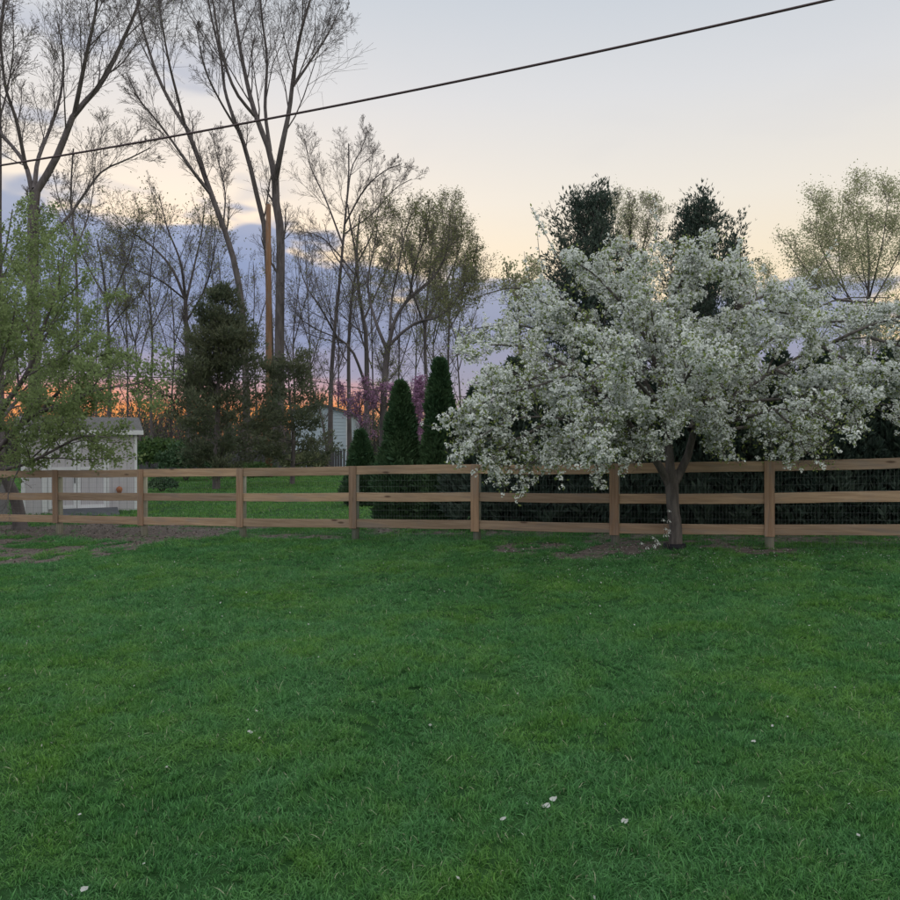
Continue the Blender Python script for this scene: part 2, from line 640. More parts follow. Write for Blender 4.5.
def mat_wood(name, c1, c2, axis='X', knots=True, dark=(0.08, 0.05, 0.035)):
    """sawn board: grain along one local axis, knots, weathered streaks, each board its own tone"""
    m, g, b, o = new_mat(name)
    tcn = g.n('ShaderNodeTexCoord')
    oi = g.n('ShaderNodeObjectInfo')
    sc = {'X': (0.35, 7, 7), 'Z': (7, 7, 0.35)}[axis]
    addv = g.n('ShaderNodeVectorMath', operation='ADD')
    g.link(tcn.outputs['Object'], addv.inputs[0])
    cmb = g.n('ShaderNodeCombineXYZ')
    g.link(g.math('MULTIPLY', oi.outputs['Random'], 31.0), cmb.inputs[0])
    g.link(g.math('MULTIPLY', oi.outputs['Random'], 17.0), cmb.inputs[2])
    g.link(cmb.outputs[0], addv.inputs[1])
    vv = addv.outputs[0]
    gv = g.mapping(vv, sc)
    grain = g.noise(gv, 5.0, 5, 0.6, 0.6)
    broad = g.noise(g.mapping(vv, {'X': (0.6, 2, 2), 'Z': (2, 2, 0.6)}[axis]), 1.4, 3, 0.5)
    col = g.mix(g.smooth(grain, 0.3, 0.72), c1, c2)
    tone = g.mix(oi.outputs['Random'], (0.74, 0.74, 0.76), (1.16, 1.10, 1.03))
    grey = g.noise(g.mapping(vv, {'X': (0.9, 3, 6), 'Z': (6, 3, 0.9)}[axis]), 1.1, 5, 0.65, 0.8)
    col = g.mix(g.math('MULTIPLY', g.smooth(grey, 0.48, 0.72), 0.55), col, (0.25, 0.235, 0.22))
    col = g.mix(1.0, col, tone, 'MULTIPLY')
    col = g.mix(g.math('MULTIPLY', g.smooth(broad, 0.45, 0.75), 0.45), col, tuple(v_ * 0.6 for v_ in c1))
    if knots:
        vo = g.n('ShaderNodeTexVoronoi')
        g.link(g.mapping(vv, {'X': (1.5, 5.5, 5.5), 'Z': (5.5, 5.5, 1.5)}[axis]), vo.inputs['Vector'])
        vo.inputs['Scale'].default_value = 1.0
        kn = g.math('SUBTRACT', 1.0, g.smooth(vo.outputs['Distance'], 0.05, 0.14))
        gate = g.n('ShaderNodeSeparateColor')
        g.link(vo.outputs['Color'], gate.inputs[0])
        kn = g.math('MULTIPLY', kn, g.math('GREATER_THAN', gate.outputs[0], 0.45))
        col = g.mix(g.math('MULTIPLY', kn, 0.85), col, dark)
    g.link(col, b.inputs['Base Color'])
    b.inputs['Roughness'].default_value = 0.85
    b.inputs['Specular IOR Level'].default_value = 0.2
    bn = g.n('ShaderNodeBump')
    bn.inputs['Strength'].default_value = 0.35
    bn.inputs['Distance'].default_value = 0.004
    g.link(grain, bn.inputs['Height'])
    g.link(bn.outputs[0], b.inputs['Normal'])
    return m


M = {}
M['rail'] = mat_wood('sawn_rail_wood', (0.31, 0.222, 0.148), (0.46, 0.345, 0.240), 'X')
M['board'] = mat_wood('sawn_board_wood', (0.27, 0.18, 0.12), (0.40, 0.28, 0.19), 'Z')
M['post'] = mat_wood('treated_post_wood', (0.30, 0.31, 0.25), (0.45, 0.46, 0.38), 'Z', knots=False)
M['wire'] = mat_plain('galvanised_wire', (0.16, 0.19, 0.18), 0.5, 0.1, 20, 0.4, metal=0.3)
M['bark_bare'] = mat_bark('grey_bark', (0.10, 0.088, 0.088), (0.19, 0.17, 0.168), 5)
M['twig_bare'] = mat_plain('grey_twigs', (0.17, 0.15, 0.148), 0.9, 0.1, 3, 0.1)
M['bark_far'] = mat_bark('far_grey_bark', (0.095, 0.085, 0.088), (0.165, 0.148, 0.150), 4)
M['bark_pear'] = mat_bark('brown_bark', (0.085, 0.076, 0.071), (0.19, 0.170, 0.158), 14, 0.22, 1.0)
M['petal'] = mat_leaf('white_petals', (0.74, 0.80, 0.75), (0.89, 0.92, 0.89), 0.3, rough=0.5)
M['pear_leaf'] = mat_leaf('young_pear_leaves', (0.17, 0.24, 0.065), (0.35, 0.41, 0.15), 0.5)
M['spring_leaf'] = mat_leaf('spring_leaves', (0.19, 0.265, 0.105), (0.31, 0.395, 0.175), 0.5, patch=0.7)
M['pale_leaf'] = mat_leaf('pale_spring_leaves', (0.34, 0.37, 0.20), (0.52, 0.53, 0.34), 0.55)
M['olive_leaf'] = mat_leaf('olive_spring_leaves', (0.16, 0.18, 0.08), (0.29, 0.31, 0.15), 0.5)
M['redbud'] = mat_leaf('redbud_blossom', (0.30, 0.16, 0.28), (0.46, 0.27, 0.43), 0.4)
M['cedar'] = mat_leaf('cedar_foliage', (0.075, 0.105, 0.068), (0.165, 0.180, 0.105), 0.3, patch=0.8)
M['arbor'] = mat_leaf('arborvitae_foliage', (0.034, 0.085, 0.040), (0.085, 0.150, 0.066), 0.15, patch=1.2)
M['dark_conifer'] = mat_leaf('dark_conifer_foliage', (0.042, 0.074, 0.060), (0.088, 0.122, 0.092), 0.15, patch=1.0)
M['shrub'] = mat_leaf('shrub_leaves', (0.04, 0.09, 0.03), (0.10, 0.17, 0.05), 0.3)
M['thicket'] = mat_leaf('thicket_leaves', (0.11, 0.135, 0.07), (0.20, 0.225, 0.115), 0.4)
M['petal_fallen'] = mat_leaf('fallen_petals', (0.40, 0.43, 0.38), (0.60, 0.62, 0.59), 0.2)
M['litter'] = mat_leaf('leaf_litter', (0.07, 0.055, 0.048), (0.24, 0.20, 0.165), 0.1)
M['pole'] = mat_wood('utility_pole_wood', (0.22, 0.125, 0.072), (0.36, 0.215, 0.128), 'Z', knots=False)
M['cable'] = mat_plain('black_cable', (0.09, 0.062, 0.066), 0.6, 0.1, 8, 0.3)
M['guard'] = mat_plain('black_guard', (0.012, 0.013, 0.018), 0.7, 0.1, 8, 0.3)
M['trim'] = mat_plain('white_trim_paint', (0.78, 0.80, 0.83), 0.6, 0.04, 3, 0.3)
M['shingle'] = mat_plain('roof_shingle', (0.13, 0.13, 0.13), 0.9, 0.3, 9, 0.2, bump=0.6)
M['ramp'] = mat_plain('grey_ramp_wood', (0.13, 0.14, 0.16), 0.85, 0.15, 5, 0.2)
M['picket'] = mat_plain('weathered_picket_wood', (0.24, 0.235, 0.24), 0.9, 0.25, 4, 0.15)
M['stockade'] = mat_plain('weathered_stockade_wood', (0.085, 0.085, 0.092), 0.9, 0.3, 1.5, 0.15)
M['terracotta'] = mat_plain('terracotta', (0.42, 0.17, 0.09), 0.8, 0.1, 6, 0.2)
M['metal'] = mat_plain('dark_hardware', (0.05, 0.05, 0.055), 0.5, 0.1, 6, 0.4)
M['insulator'] = mat_plain('grey_ceramic', (0.3, 0.3, 0.32), 0.35, 0.05, 6, 0.5)
M['glass'] = mat_plain('dark_window_glass', (0.10, 0.12, 0.15), 0.12, 0.05, 1, 0.6)


def siding(name, c, gap, axis, depth=0.012):
    """painted siding with fine grooves (relief only)"""
    m, g, b, o = new_mat(name)
    tcn = g.n('ShaderNodeTexCoord')
    sp = g.n('ShaderNodeSeparateXYZ')
    g.link(tcn.outputs['Object'], sp.inputs[0])
    fr = g.math('FRACT', g.math('DIVIDE', sp.outputs[axis], gap))
    groove = g.math('SUBTRACT', 1.0, g.smooth(fr, 0.0, 0.12))
    st = g.noise(g.mapping(tcn.outputs['Object'], (3, 3, 0.5)), 2, 4, 0.6)
    col = g.mix(st, tuple(v * 0.86 for v in c), tuple(v * 1.08 for v in c))
    g.link(col, b.inputs['Base Color'])
    b.inputs['Roughness'].default_value = 0.75
    bn = g.n('ShaderNodeBump')
    bn.inputs['Strength'].default_value = 1.0
    bn.inputs['Distance'].default_value = depth
    bn.invert = True
    g.link(groove, bn.inputs['Height'])
    g.link(bn.outputs[0], b.inputs['Normal'])
    return m


M['shed_wall'] = siding('grey_mauve_siding', (0.60, 0.58, 0.62), 0.20, 0)
M['house_wall'] = mat_plain('pale_blue_siding', (0.50, 0.60, 0.68), 0.7, 0.06, 1.0, 0.25)

# lawn soil and grass
mg, g, b, o = new_mat('lawn_ground')
geo = g.n('ShaderNodeNewGeometry')
pos = geo.outputs['Position']
at_ = g.n('ShaderNodeAttribute', attribute_name='soil')
n_big = g.noise(pos, 0.55, 4, 0.6)
n_fine = g.noise(pos, 9.0, 5, 0.65)
green = g.mix(g.smooth(n_big, 0.35, 0.65), (0.016, 0.060, 0.016), (0.035, 0.100, 0.022))
green = g.mix(g.math('MULTIPLY', n_fine, 0.6), green, (0.022, 0.055, 0.020))
earth = g.mix(g.smooth(n_fine, 0.3, 0.7), (0.070, 0.058, 0.053), (0.17, 0.145, 0.13))
fac = g.smooth(g.math('ADD', at_.outputs['Fac'], g.math('MULTIPLY', g.math('SUBTRACT', n_fine, 0.5), 0.5)), 0.3, 0.6)
col = g.mix(fac, green, earth)
g.link(col, b.inputs['Base Color'])
b.inputs['Roughness'].default_value = 0.95
b.inputs['Specular IOR Level'].default_value = 0.1
bn = g.n('ShaderNodeBump')
bn.inputs['Strength'].default_value = 0.8
bn.inputs['Distance'].default_value = 0.03
g.link(n_fine, bn.inputs['Height'])
g.link(bn.outputs[0], b.inputs['Normal'])
M['ground'] = mg

def grass_mat(name, cool, warm):
    mgr, g, b, o = new_mat(name)
    geo = g.n('ShaderNodeNewGeometry')
    pos = geo.outputs['Position']
    oi = g.n('ShaderNodeObjectInfo')
    rnd = g.math('FRACT', g.math('ADD', geo.outputs['Random Per Island'], oi.outputs['Random']))
    nA = g.noise(pos, 0.6, 3, 0.55)
    nB = g.noise(pos, 2.6, 3, 0.55)
    mixn = g.math('ADD', g.math('MULTIPLY', nA, 0.55), g.math('MULTIPLY', nB, 0.45))
    col = g.mix(g.smooth(mixn, 0.42, 0.66), g.mix(rnd, *cool), g.mix(rnd, *warm))
    dead = g.math('GREATER_THAN', rnd, 0.985)
    col = g.mix(dead, col, (0.40, 0.44, 0.28))
    g.link(col, b.inputs['Base Color'])
    b.inputs['Roughness'].default_value = 0.55
    b.inputs['Specular IOR Level'].default_value = 0.3
    tr = g.n('ShaderNodeBsdfTranslucent')
    g.link(col, tr.inputs[0])
    mx = g.n('ShaderNodeMixShader')
    mx.inputs[0].default_value = 0.35
    g.link(b.outputs[0], mx.inputs[1])
    g.link(tr.outputs[0], mx.inputs[2])
    g.link(mx.outputs[0], o.inputs[0])
    return mgr


M['grass'] = grass_mat('grass_blades', ((0.030, 0.120, 0.036), (0.138, 0.375, 0.120)), ((0.054, 0.160, 0.026), (0.185, 0.400, 0.075)))
M['far_grass'] = grass_mat('far_grass_blades', ((0.060, 0.185, 0.040), (0.17, 0.40, 0.11)), ((0.085, 0.205, 0.035), (0.21, 0.41, 0.085)))

# ================================================================== ground
def axis_pts(a, b, step, lim, grow=1.28):
    mid = list(np.arange(a, b + 1e-6, step))
    hi = []
    s, p = step, b
    while p < lim:
        s *= grow
        p += s
        hi.append(p)
    lo = []
    s, p = step, a
    while p > -lim:
        s *= grow
        p -= s
        lo.append(p)
    return np.array(lo[::-1] + mid + hi)


xs = axis_pts(-15, 10, 0.2, 2500)
ys = axis_pts(-1, 21, 0.2, 2500)
XX, YY = np.meshgrid(xs, ys)
ZZ = gz(XX, YY)
nx, ny = len(xs), len(ys)
I = (np.arange(ny - 1)[:, None] * nx + np.arange(nx - 1)[None, :]).ravel()
ground = mesh_obj('ground', np.stack([XX, YY, ZZ], -1).reshape(-1, 3), np.stack([I, I + 1, I + nx + 1, I + nx], 1),
                  M['ground'], attr={'soil': soil(XX, YY).ravel()})
tag(ground, 'green back yard lawn with bare earth by the fence', None, kind='structure')


def tuft(nb, rad, hgt, wid, spread):
    """a small tuft of bent blades"""
    V, T = [], []
    for k in range(nb):
        a, r = rng.random() * 6.283, rad * math.sqrt(rng.random())
        b0 = np.array([r * math.cos(a), r * math.sin(a), -0.006])
        h = hgt * rng.uniform(0.45, 1.15)
        w = wid * rng.uniform(0.65, 1.3)
        ln = np.append(rng.normal(0, spread, 2) + 0.35 * np.array([math.cos(a), math.sin(a)]), 0)
        t = rng.random() * math.pi
        S = np.array([math.cos(t), math.sin(t), 0]) * w * 0.5
        m1 = b0 + ln * h * 0.16 + np.array([0, 0, h * 0.45])
        m2 = b0 + ln * h * 0.48 + np.array([0, 0, h * 0.82])
        tp = b0 + ln * h * 0.95 + np.array([0, 0, h * (1.0 - 0.10 * min(2.5, np.linalg.norm(ln)))])
        i = len(V)
        V += [b0 - S, b0 + S, m1 + S * 0.9, m1 - S * 0.9, m2 + S * 0.6, m2 - S * 0.6, tp]
        T += [(i, i + 1, i + 2), (i, i + 2, i + 3), (i + 3, i + 2, i + 4), (i + 3, i + 4, i + 5), (i + 5, i + 4, i + 6)]
    return np.array(V), np.array(T)


def grass(name, count, y0, y1, power, xl, xr, templates, scale, label, mat='grass'):
    yy = np.linspace(y0, y1, 600)
    dens = yy ** power * (xr(yy) - xl(yy))
    cdf = np.cumsum(dens)
    cdf /= cdf[-1]
    Y = np.interp(rng.random(count), cdf, yy)
    X = xl(Y) + (xr(Y) - xl(Y)) * rng.random(count)
    so_ = soil(X, Y)
    keep = rng.random(count) < np.clip(1 - so_ * 1.7, 0.05, 1)
    # thin, trodden spots
    thin = fbm(X, Y, 3.4, 61)
    keep &= rng.random(count) < np.clip((thin - 0.15) * 6, 0.75, 1)
    X, Y, so_ = X[keep], Y[keep], so_[keep]
    n = len(X)
    k1 = fbm(X, Y, 1.1, 5)
    k2 = fbm(X, Y, 4.5, 17)
    H = (0.50 + 0.55 * k1 + 0.85 * (k2 - 0.35)) * (0.75 + 0.5 * rng.random(n))
    H = H * (1 - 0.45 * so_)
    sx = (fbm(X, Y, 1.9, 31) - 0.5) * 1.9
    sy = (fbm(X, Y, 1.9, 47) - 0.5) * 1.9
    rot = np.stack([sy + rng.normal(0, 0.22, n), sx + rng.normal(0, 0.22, n), rng.random(n) * 6.283], 1)
    # spin first, then tilt: build matrices
    cz, sz_ = np.cos(rot[:, 2]), np.sin(rot[:, 2])
    tilt = np.stack([np.clip(rot[:, 1], -0.8, 0.8), np.clip(-rot[:, 0], -0.8, 0.8), np.ones(n)], 1)
    w = norm(tilt)
    u0 = np.stack([cz, sz_, np.zeros(n)], 1)
    u = norm(u0 - w * (u0 * w).sum(1, keepdims=True))
    v = np.cross(w, u)
    sc = scale(Y)
    S = np.stack([sc, sc, (0.80 + 0.012 * Y) * np.clip(H, 0.35, 1.5)], 1)
    P = np.stack([X, Y, gz(X, Y)], 1)
    o = scatter_instances(name, P, euler_of(np.stack([u, v, w], 2)), S, rng.integers(0, len(templates), n), templates, M[mat])
    tag(o, label, 'grass', kind='stuff')
    return o


near_tufts = [tuft(50, 0.056, 0.038, 0.0044, 0.75) for _ in range(12)]
far_tufts = [tuft(9, 0.05, 0.07, 0.010, 0.5) for _ in range(6)]
grass('lawn_grass', 36000, 2.0, 18.5, -1.05, lambda y: -0.60 * y - 0.7, lambda y: 0.60 * y + 0.7,
      near_tufts, lambda y: 0.80 + 0.055 * y, 'short green mown grass of the near lawn')
grass('far_lawn_grass', 26000, 18.0, 50.0, -0.3, lambda y: -0.58 * y, lambda y: -0.02 * y,
      far_tufts, lambda y: 0.8 + 0.022 * y, 'short green grass of the lawn beyond the fence', 'far_grass')

# ================================================================== the rail fence
post_px = [770, 615, 476, 354, 241, 142, 57]
posts = []
for px in post_px:
    r = (px - 450) / F
    Y = FA / (1 - FB * r)
    posts.append((r * Y, Y))
dx_ = 2.19
posts = [(posts[0][0] + 2 * dx_, 0), (posts[0][0] + dx_, 0)] + posts + [(posts[-1][0] - dx_, 0), (posts[-1][0] - 2 * dx_, 0)]
posts = [(x, FA + FB * x) for x, _ in posts]
meas_x = [-8.28, -6.19, -3.98, -1.72, 0.44, 2.62, 4.76, 6.4]
meas_top = [0.967, 1.010, 1.060, 1.128, 1.186, 1.222, 1.288, 1.365]      # upper edge of the top rail


def rail_top(x):
    if x < -8.28:
        return 0.967 + (x + 8.28) * 0.02
    if x > 6.4:
        return 1.365 + (x - 6.4) * 0.03
    return float(np.interp(x, meas_x, meas_top))


fdir = np.array([-1.0, -FB, 0.0])
fdir /= np.linalg.norm(fdir)                     # along the fence, to the left
fang = math.atan2(fdir[1], fdir[0])
fnorm = np.array([fdir[1], -fdir[0], 0.0])       # candidate normal
if fnorm[1] > 0:
    fnorm = -fnorm                               # towards the camera
fence = thing('rail_fence', 'three-rail sawn wooden fence with wire mesh crossing the back of the lawn', 'fence',
              (posts[5][0], posts[5][1], float(gz(*posts[5]))))
fence_inv = np.array(fence.location)
RH = 0.153
offs = [0.0, -0.475, -0.948]                     # tops of the three rails under the top rail's edge


def place(o, p, zang=0.0):
    o.location = tuple(np.asarray(p) - fence_inv)
    o.rotation_euler = (0, 0, zang)


for k, (x, y) in enumerate(posts):
    zt = rail_top(x)
    zg = float(gz(x, y))
    c = np.array([x, y, 0.0])
    # round treated post behind the rails
    mb = MB()
    pc = c - fnorm * 0.055
    h = zt - zg - 0.01
    mb.lathe([(0.0, -0.25), (0.068, -0.25), (0.068, h - 0.01), (0.060, h), (0.0, h)], k=14, wob=0.012)
    po = mb.build('post', M['post'], fence, smooth=True)
    place(po, (pc[0], pc[1], zg), random.random() * 6)
    # face board nailed over the rail joint
    mb = MB()
    low = zt + offs[2] - RH - random.uniform(0.015, 0.035)
    hh = zt + 0.004 - low
    wv = random.uniform(-0.006, 0.006)
    mb.box((-0.072, -0.0125, 0), (0.072, 0.0125, hh), 0.003)
    fb_ = mb.build('face_board', M['board'], fence)
    pf = c + fnorm * 0.0545
    place(fb_, (pf[0], pf[1], low), fang + math.pi)
    fb_.rotation_euler = (0, random.uniform(-0.008, 0.008), fang + math.pi)

for k in range(len(posts) - 1):
    (x0, y0), (x1, y1) = posts[k], posts[k + 1]
    L = math.hypot(x1 - x0, y1 - y0)
    for q, of in enumerate(offs):
        z0, z1 = rail_top(x0) + of, rail_top(x1) + of
        n = 9
        s = np.linspace(0.003, L - 0.003, n)
        bow = np.sin(s / L * math.pi) * random.uniform(-0.012, 0.008)
        rough_b = np.array([random.uniform(-0.004, 0.004) for _ in range(n)])
        zt_ = z0 + (z1 - z0) * s / L + bow + random.uniform(-0.004, 0.004)
        zb_ = zt_ - RH + rough_b + random.uniform(-0.004, 0.004)
        th = 0.0125
        bev = 0.003
        V = []
        for i in range(n):
            for (dy_, zz_) in ((-th, zb_[i] + bev), (-th, zt_[i] - bev), (-th + bev, zt_[i]), (th - bev, zt_[i]),
                               (th, zt_[i] - bev), (th, zb_[i] + bev), (th - bev, zb_[i]), (-th + bev, zb_[i])):
                V.append((s[i], dy_, zz_ - z0))
        Q = [(i * 8 + j, i * 8 + (j + 1) % 8, (i + 1) * 8 + (j + 1) % 8, (i + 1) * 8 + j) for i in range(n - 1) for j in range(8)]
        E8 = [tuple(range(8)), tuple(range((n - 1) * 8, n * 8))[::-1]]
        ro = mesh_obj('rail', np.array(V), [np.array(Q), np.array(E8)], M['rail'], fence, smooth=False)
        p = np.array([x0, y0, z0]) + fnorm * 0.0275
        place(ro, p, fang)
    # welded wire mesh between rails and posts
    mb = MB()
    lines = []
    zlow0, zlow1 = float(gz(x0, y0)) + 0.02, float(gz(x1, y1)) + 0.02
    zr = np.array([x0, y0, 0.0])
    for i in range(1, int(L / 0.0508) + 1):
        s_ = i * 0.0508
        t = s_ / L
        lines.append([(s_, 0, zlow0 + (zlow1 - zlow0) * t), (s_, 0, rail_top(x0) * (1 - t) + rail_top(x1) * t - 0.03)])
    for i in range(13):
        u = i / 12.0
        zz0 = zlow0 + (rail_top(x0) - 0.05 - zlow0) * u
        zz1 = zlow1 + (rail_top(x1) - 0.05 - zlow1) * u
        lines.append([(0, 0.002, zz0), (L, 0.002, zz1)])
    P = np.array(lines)
    V, Q = tube_arrays(P, np.full(P.shape[:2], 0.0012), 3)
    wo = mesh_obj('wire_mesh', V, Q, M['wire'], fence)
    wo['kind'] = 'stuff'
    p = np.array([x0, y0, 0]) + fnorm * 0.0125
    place(wo, p, fang)

# ================================================================== trees
def limb(pxs, Y, r0, r1, n=12, jitter=0.0):
    """a limb traced through points (px, py[, depth offset]) with its radii"""
    pts = [at(p[0], p[1], Y + (p[2] if len(p) > 2 else 0.0)) for p in pxs]
    P = resample(pts, n)
    return P, np.linspace(r0, r1, n)


def trunk_to_ground(pxs, Y):
    x = (pxs[0][0] - 450) / F * Y
    z = float(gz(x, Y))
    py = HOR - (z - 0.08 - CAMZ) * F / Y
    return [(pxs[0][0], py)] + list(pxs[1:])


def bare_tree(name, label, Y, limbs, levels, bark, twig, group=None, leaf=None, leaf_n=0, leaf_s=0.1, cat='tree', rbase=None,
              leaf_t0=0.2, leaf_spread=0.06, rmin=0.0085, leaf_levels=2, leaf_zmin=-9.0):
    """limbs: list of (pixel polyline, r0, r1); the first is the trunk and is taken down to the ground"""
    l0 = limbs[0]
    trunk_px = trunk_to_ground(l0[0], Y)
    base = at(trunk_px[0][0], trunk_px[0][1], Y)
    base[2] = float(gz(base[0], base[1]))
    root = thing(name, label, cat, base, group)
    parts = []
    NP = 14
    Ps, Rs = [], []
    for j, (pl, r0, r1) in enumerate(limbs):
        pl = trunk_px if j == 0 else pl
        kf = 0.78 if bark is BF else 0.9
        P, R = limb(pl, Y, r0 * kf, r1 * kf, NP)
        if j == 0:
            R = R * (1 + 0.7 * np.exp(-np.linspace(0, 1, NP) * 18))
        Ps.append(P)
        Rs.append(R)
    P0, R0 = np.stack(Ps) - base, np.stack(Rs)
    V, Q = tube_arrays(P0, R0, 9)
    parts.append((V, Q))
    crown = []
    cur = (P0, R0)
    all_t = []
    for li, lv in enumerate(levels):
        if li == 0 and len(P0) > 1:
            lt = dict(lv, nc=9, t0=0.40, t1=0.97, lr=lv['lr'] * 0.6, ang=(30, 62)) if bark is BF else dict(lv, nc=4, t0=0.66, t1=0.97, lr=lv['lr'] * 0.45)
            Ca, Ra = spawn(P0[1:], R0[1:], rmin=rmin, **lv)
            Cb, Rb = spawn(P0[:1], R0[:1], rmin=rmin, **lt)
            C, R = np.concatenate([Ca, Cb]), np.concatenate([Ra, Rb])
        else:
            C, R = spawn(cur[0], cur[1], rmin=rmin, **lv)
        k = 5 if li == 0 else 3
        (parts if li == 0 else crown).append(tube_arrays(C, R, k))
        all_t.append(C)
        cur = (C, R)
    V, Q = join(parts)
    mesh_obj('trunk', V, Q, bark, root)
    cr = None
    if crown:
        V, Q = join(crown)
        cr = mesh_obj('crown', V, Q, twig, root)
    if leaf is not None and leaf_n:
        src = all_t[-leaf_levels:]
        tot = sum(len(c) for c in src)
        pos = np.concatenate([pts_on(c, max(1, int(leaf_n * len(c) / tot)), leaf_t0)[0] for c in src])
        pos = pos + rng.normal(0, leaf_spread, pos.shape)
        pos = pos[pos[:, 2] + base[2] > leaf_zmin]
        V, Q = leaf_arrays(pos, leaf_s * (0.6 + 0.8 * rng.random(len(pos))), 0.62, fold=0.08)
        lo = mesh_obj('leaves', V, Q, leaf, cr if cr is not None else root, smooth=False)
        lo['kind'] = 'stuff'
    return root


def LV(nc, t0, t1, ang, lr, n, rr, wander=0.1, up=0.06, tip=0.35, lmin=0.0):
    return dict(nc=nc, t0=t0, t1=t1, ang=ang, lr=lr, n=n, rr=rr, wander=wander, up=up, tip=tip, lmin=lmin)


ELM = [LV(10, 0.22, 0.98, (18, 38), 0.46, 7, 0.36, 0.075, 0.08), LV(7, 0.15, 0.98, (20, 40), 0.52, 5, 0.5, 0.09, 0.06),
       LV(6, 0.12, 0.98, (22, 44), 0.60, 3, 0.55, 0.11, 0.06), LV(3, 0.15, 0.95, (22, 46), 0.75, 2, 0.7, 0.12, 0.05)]
SMALL = [LV(9, 0.22, 0.98, (22, 46), 0.42, 7, 0.45, 0.09, 0.07), LV(8, 0.15, 0.98, (24, 48), 0.45, 4, 0.55, 0.11, 0.05),
         LV(6, 0.12, 0.98, (25, 52), 0.48, 3, 0.6, 0.13, 0.03), LV(2, 0.2, 0.95, (25, 52), 0.5, 2, 0.7, 0.13, 0.03)]
ELMF = ELM[:3] + [LV(2, 0.15, 0.95, (25, 52), 0.62, 2, 0.7, 0.12, 0.03)]
BB, TB, BF = M['bark_bare'], M['twig_bare'], M['bark_far']
TALL = 'tall bare trees behind the far yard'
MID = 'half-bare trees in the middle distance'

# tall forked tree rising beside the utility pole
bare_tree('bare_tree', 'tallest bare tree, straight grey trunk forking high beside the utility pole', 52, [
    ([(279, 470), (279, 400), (280, 320), (281, 235), (277, 212), (276, 180)], 0.40, 0.26),
    ([(276, 185), (270, 152), (256, 115), (246, 75, 1), (238, 30, 1.5), (230, -30, 2)], 0.22, 0.06),
    ([(276, 182), (282, 150, -1), (290, 112, -1), (295, 72, -1.5), (303, 30, -2), (320, -25, -2)], 0.21, 0.05),
    ([(271, 152), (266, 110, 1), (268, 60, 2), (262, 10, 2.5), (264, -40, 3)], 0.14, 0.04),
    ([(294, 88, -1), (312, 62, 0), (328, 38, 0.5), (341, 10, 1)], 0.10, 0.03),
    ([(256, 118), (236, 92, -1), (222, 50, -1.5), (214, 0, -2), (208, -40, -2)], 0.12, 0.04),
], ELM, BB, TB, TALL)
bare_tree('bare_tree', 'bare tree with slim trunk leaning left just left of the tallest trunk', 53.5, [
    ([(273, 470), (272, 400), (270, 320), (266, 235), (256, 190), (247, 152), (234, 118)], 0.28, 0.14),
    ([(234, 118), (226, 92, 1), (222, 60, 1.5), (212, 15, 2), (205, -30, 2)], 0.13, 0.04),
    ([(240, 134), (222, 104, -1), (206, 70, -2), (198, 30, -2)], 0.09, 0.03),
], ELM, BB, TB, TALL)
bare_tree('bare_tree', 'bare tree whose long trunk leans far left out of the dark cedar', 50, [
    ([(247, 470), (246, 380), (242, 305), (233, 255), (222, 222), (212, 195), (196, 150), (188, 130)], 0.27, 0.15),
    ([(188, 130), (174, 108, 1), (160, 80, 1), (150, 50, 1.5), (141, 15, 2), (136, -30, 2)], 0.14, 0.04),
    ([(212, 196), (192, 170, -1), (176, 146, -1.5), (158, 122, -2), (140, 100, -2.5), (128, 75, -3)], 0.11, 0.03),
    ([(186, 126), (178, 95, -1), (170, 62, -2), (163, 20, -2), (158, -20, -2)], 0.10, 0.03),
    ([(224, 226), (226, 195, 1), (220, 165, 2), (214, 140, 2)], 0.06, 0.025),
], ELM, BB, TB, TALL)
# big forked tree at the left edge
bare_tree('bare_tree', 'tall bare tree at left forking low into heavy spreading limbs', 34, [
    ([(36, 470), (35, 380), (34, 290), (34, 225), (37, 192)], 0.30, 0.22),
    ([(37, 194), (55, 165), (66, 140), (76, 116), (98, 92, 0.6), (112, 70, 1), (126, 40, 1.2), (140, 8, 1.5), (148, -30, 1.6)], 0.17, 0.045),
    ([(76, 117), (82, 88, -0.5), (90, 50, -1), (98, 14, -1.2), (103, -25, -1.5)], 0.11, 0.04),
    ([(35, 200), (28, 168, 0.5), (16, 150, 1), (-2, 128, 1.5), (-20, 95, 2)], 0.12, 0.04),
    ([(36, 190), (40, 160, 1), (52, 130, 2), (62, 100, 2), (66, 60, 2.5), (60, 25, 2.5)], 0.11, 0.03),
    ([(28, 170), (18, 120, -1), (8, 90, -1.5), (3, 40, -2), (0, 0, -2)], 0.09, 0.03),
    ([(45, 240, 1), (66, 222, 1), (88, 192, 1.5), (104, 172, 2), (130, 160, 2), (152, 149, 2)], 0.08, 0.025),
], ELM, BB, TB, TALL, leaf=M['olive_leaf'], leaf_n=1500, leaf_s=0.06, leaf_spread=0.15, rmin=0.007)
bare_tree('bare_tree', 'slim dark bare trunk cut by the left edge of the picture', 36, [
    ([(1, 470), (2, 350), (1, 230), (2, 140), (1, 60), (5, 20), (10, -20)], 0.13, 0.06),
    ([(2, 120), (10, 90, 1), (16, 50, 1), (15, 10, 1)], 0.05, 0.02),
], SMALL, BB, TB, TALL)
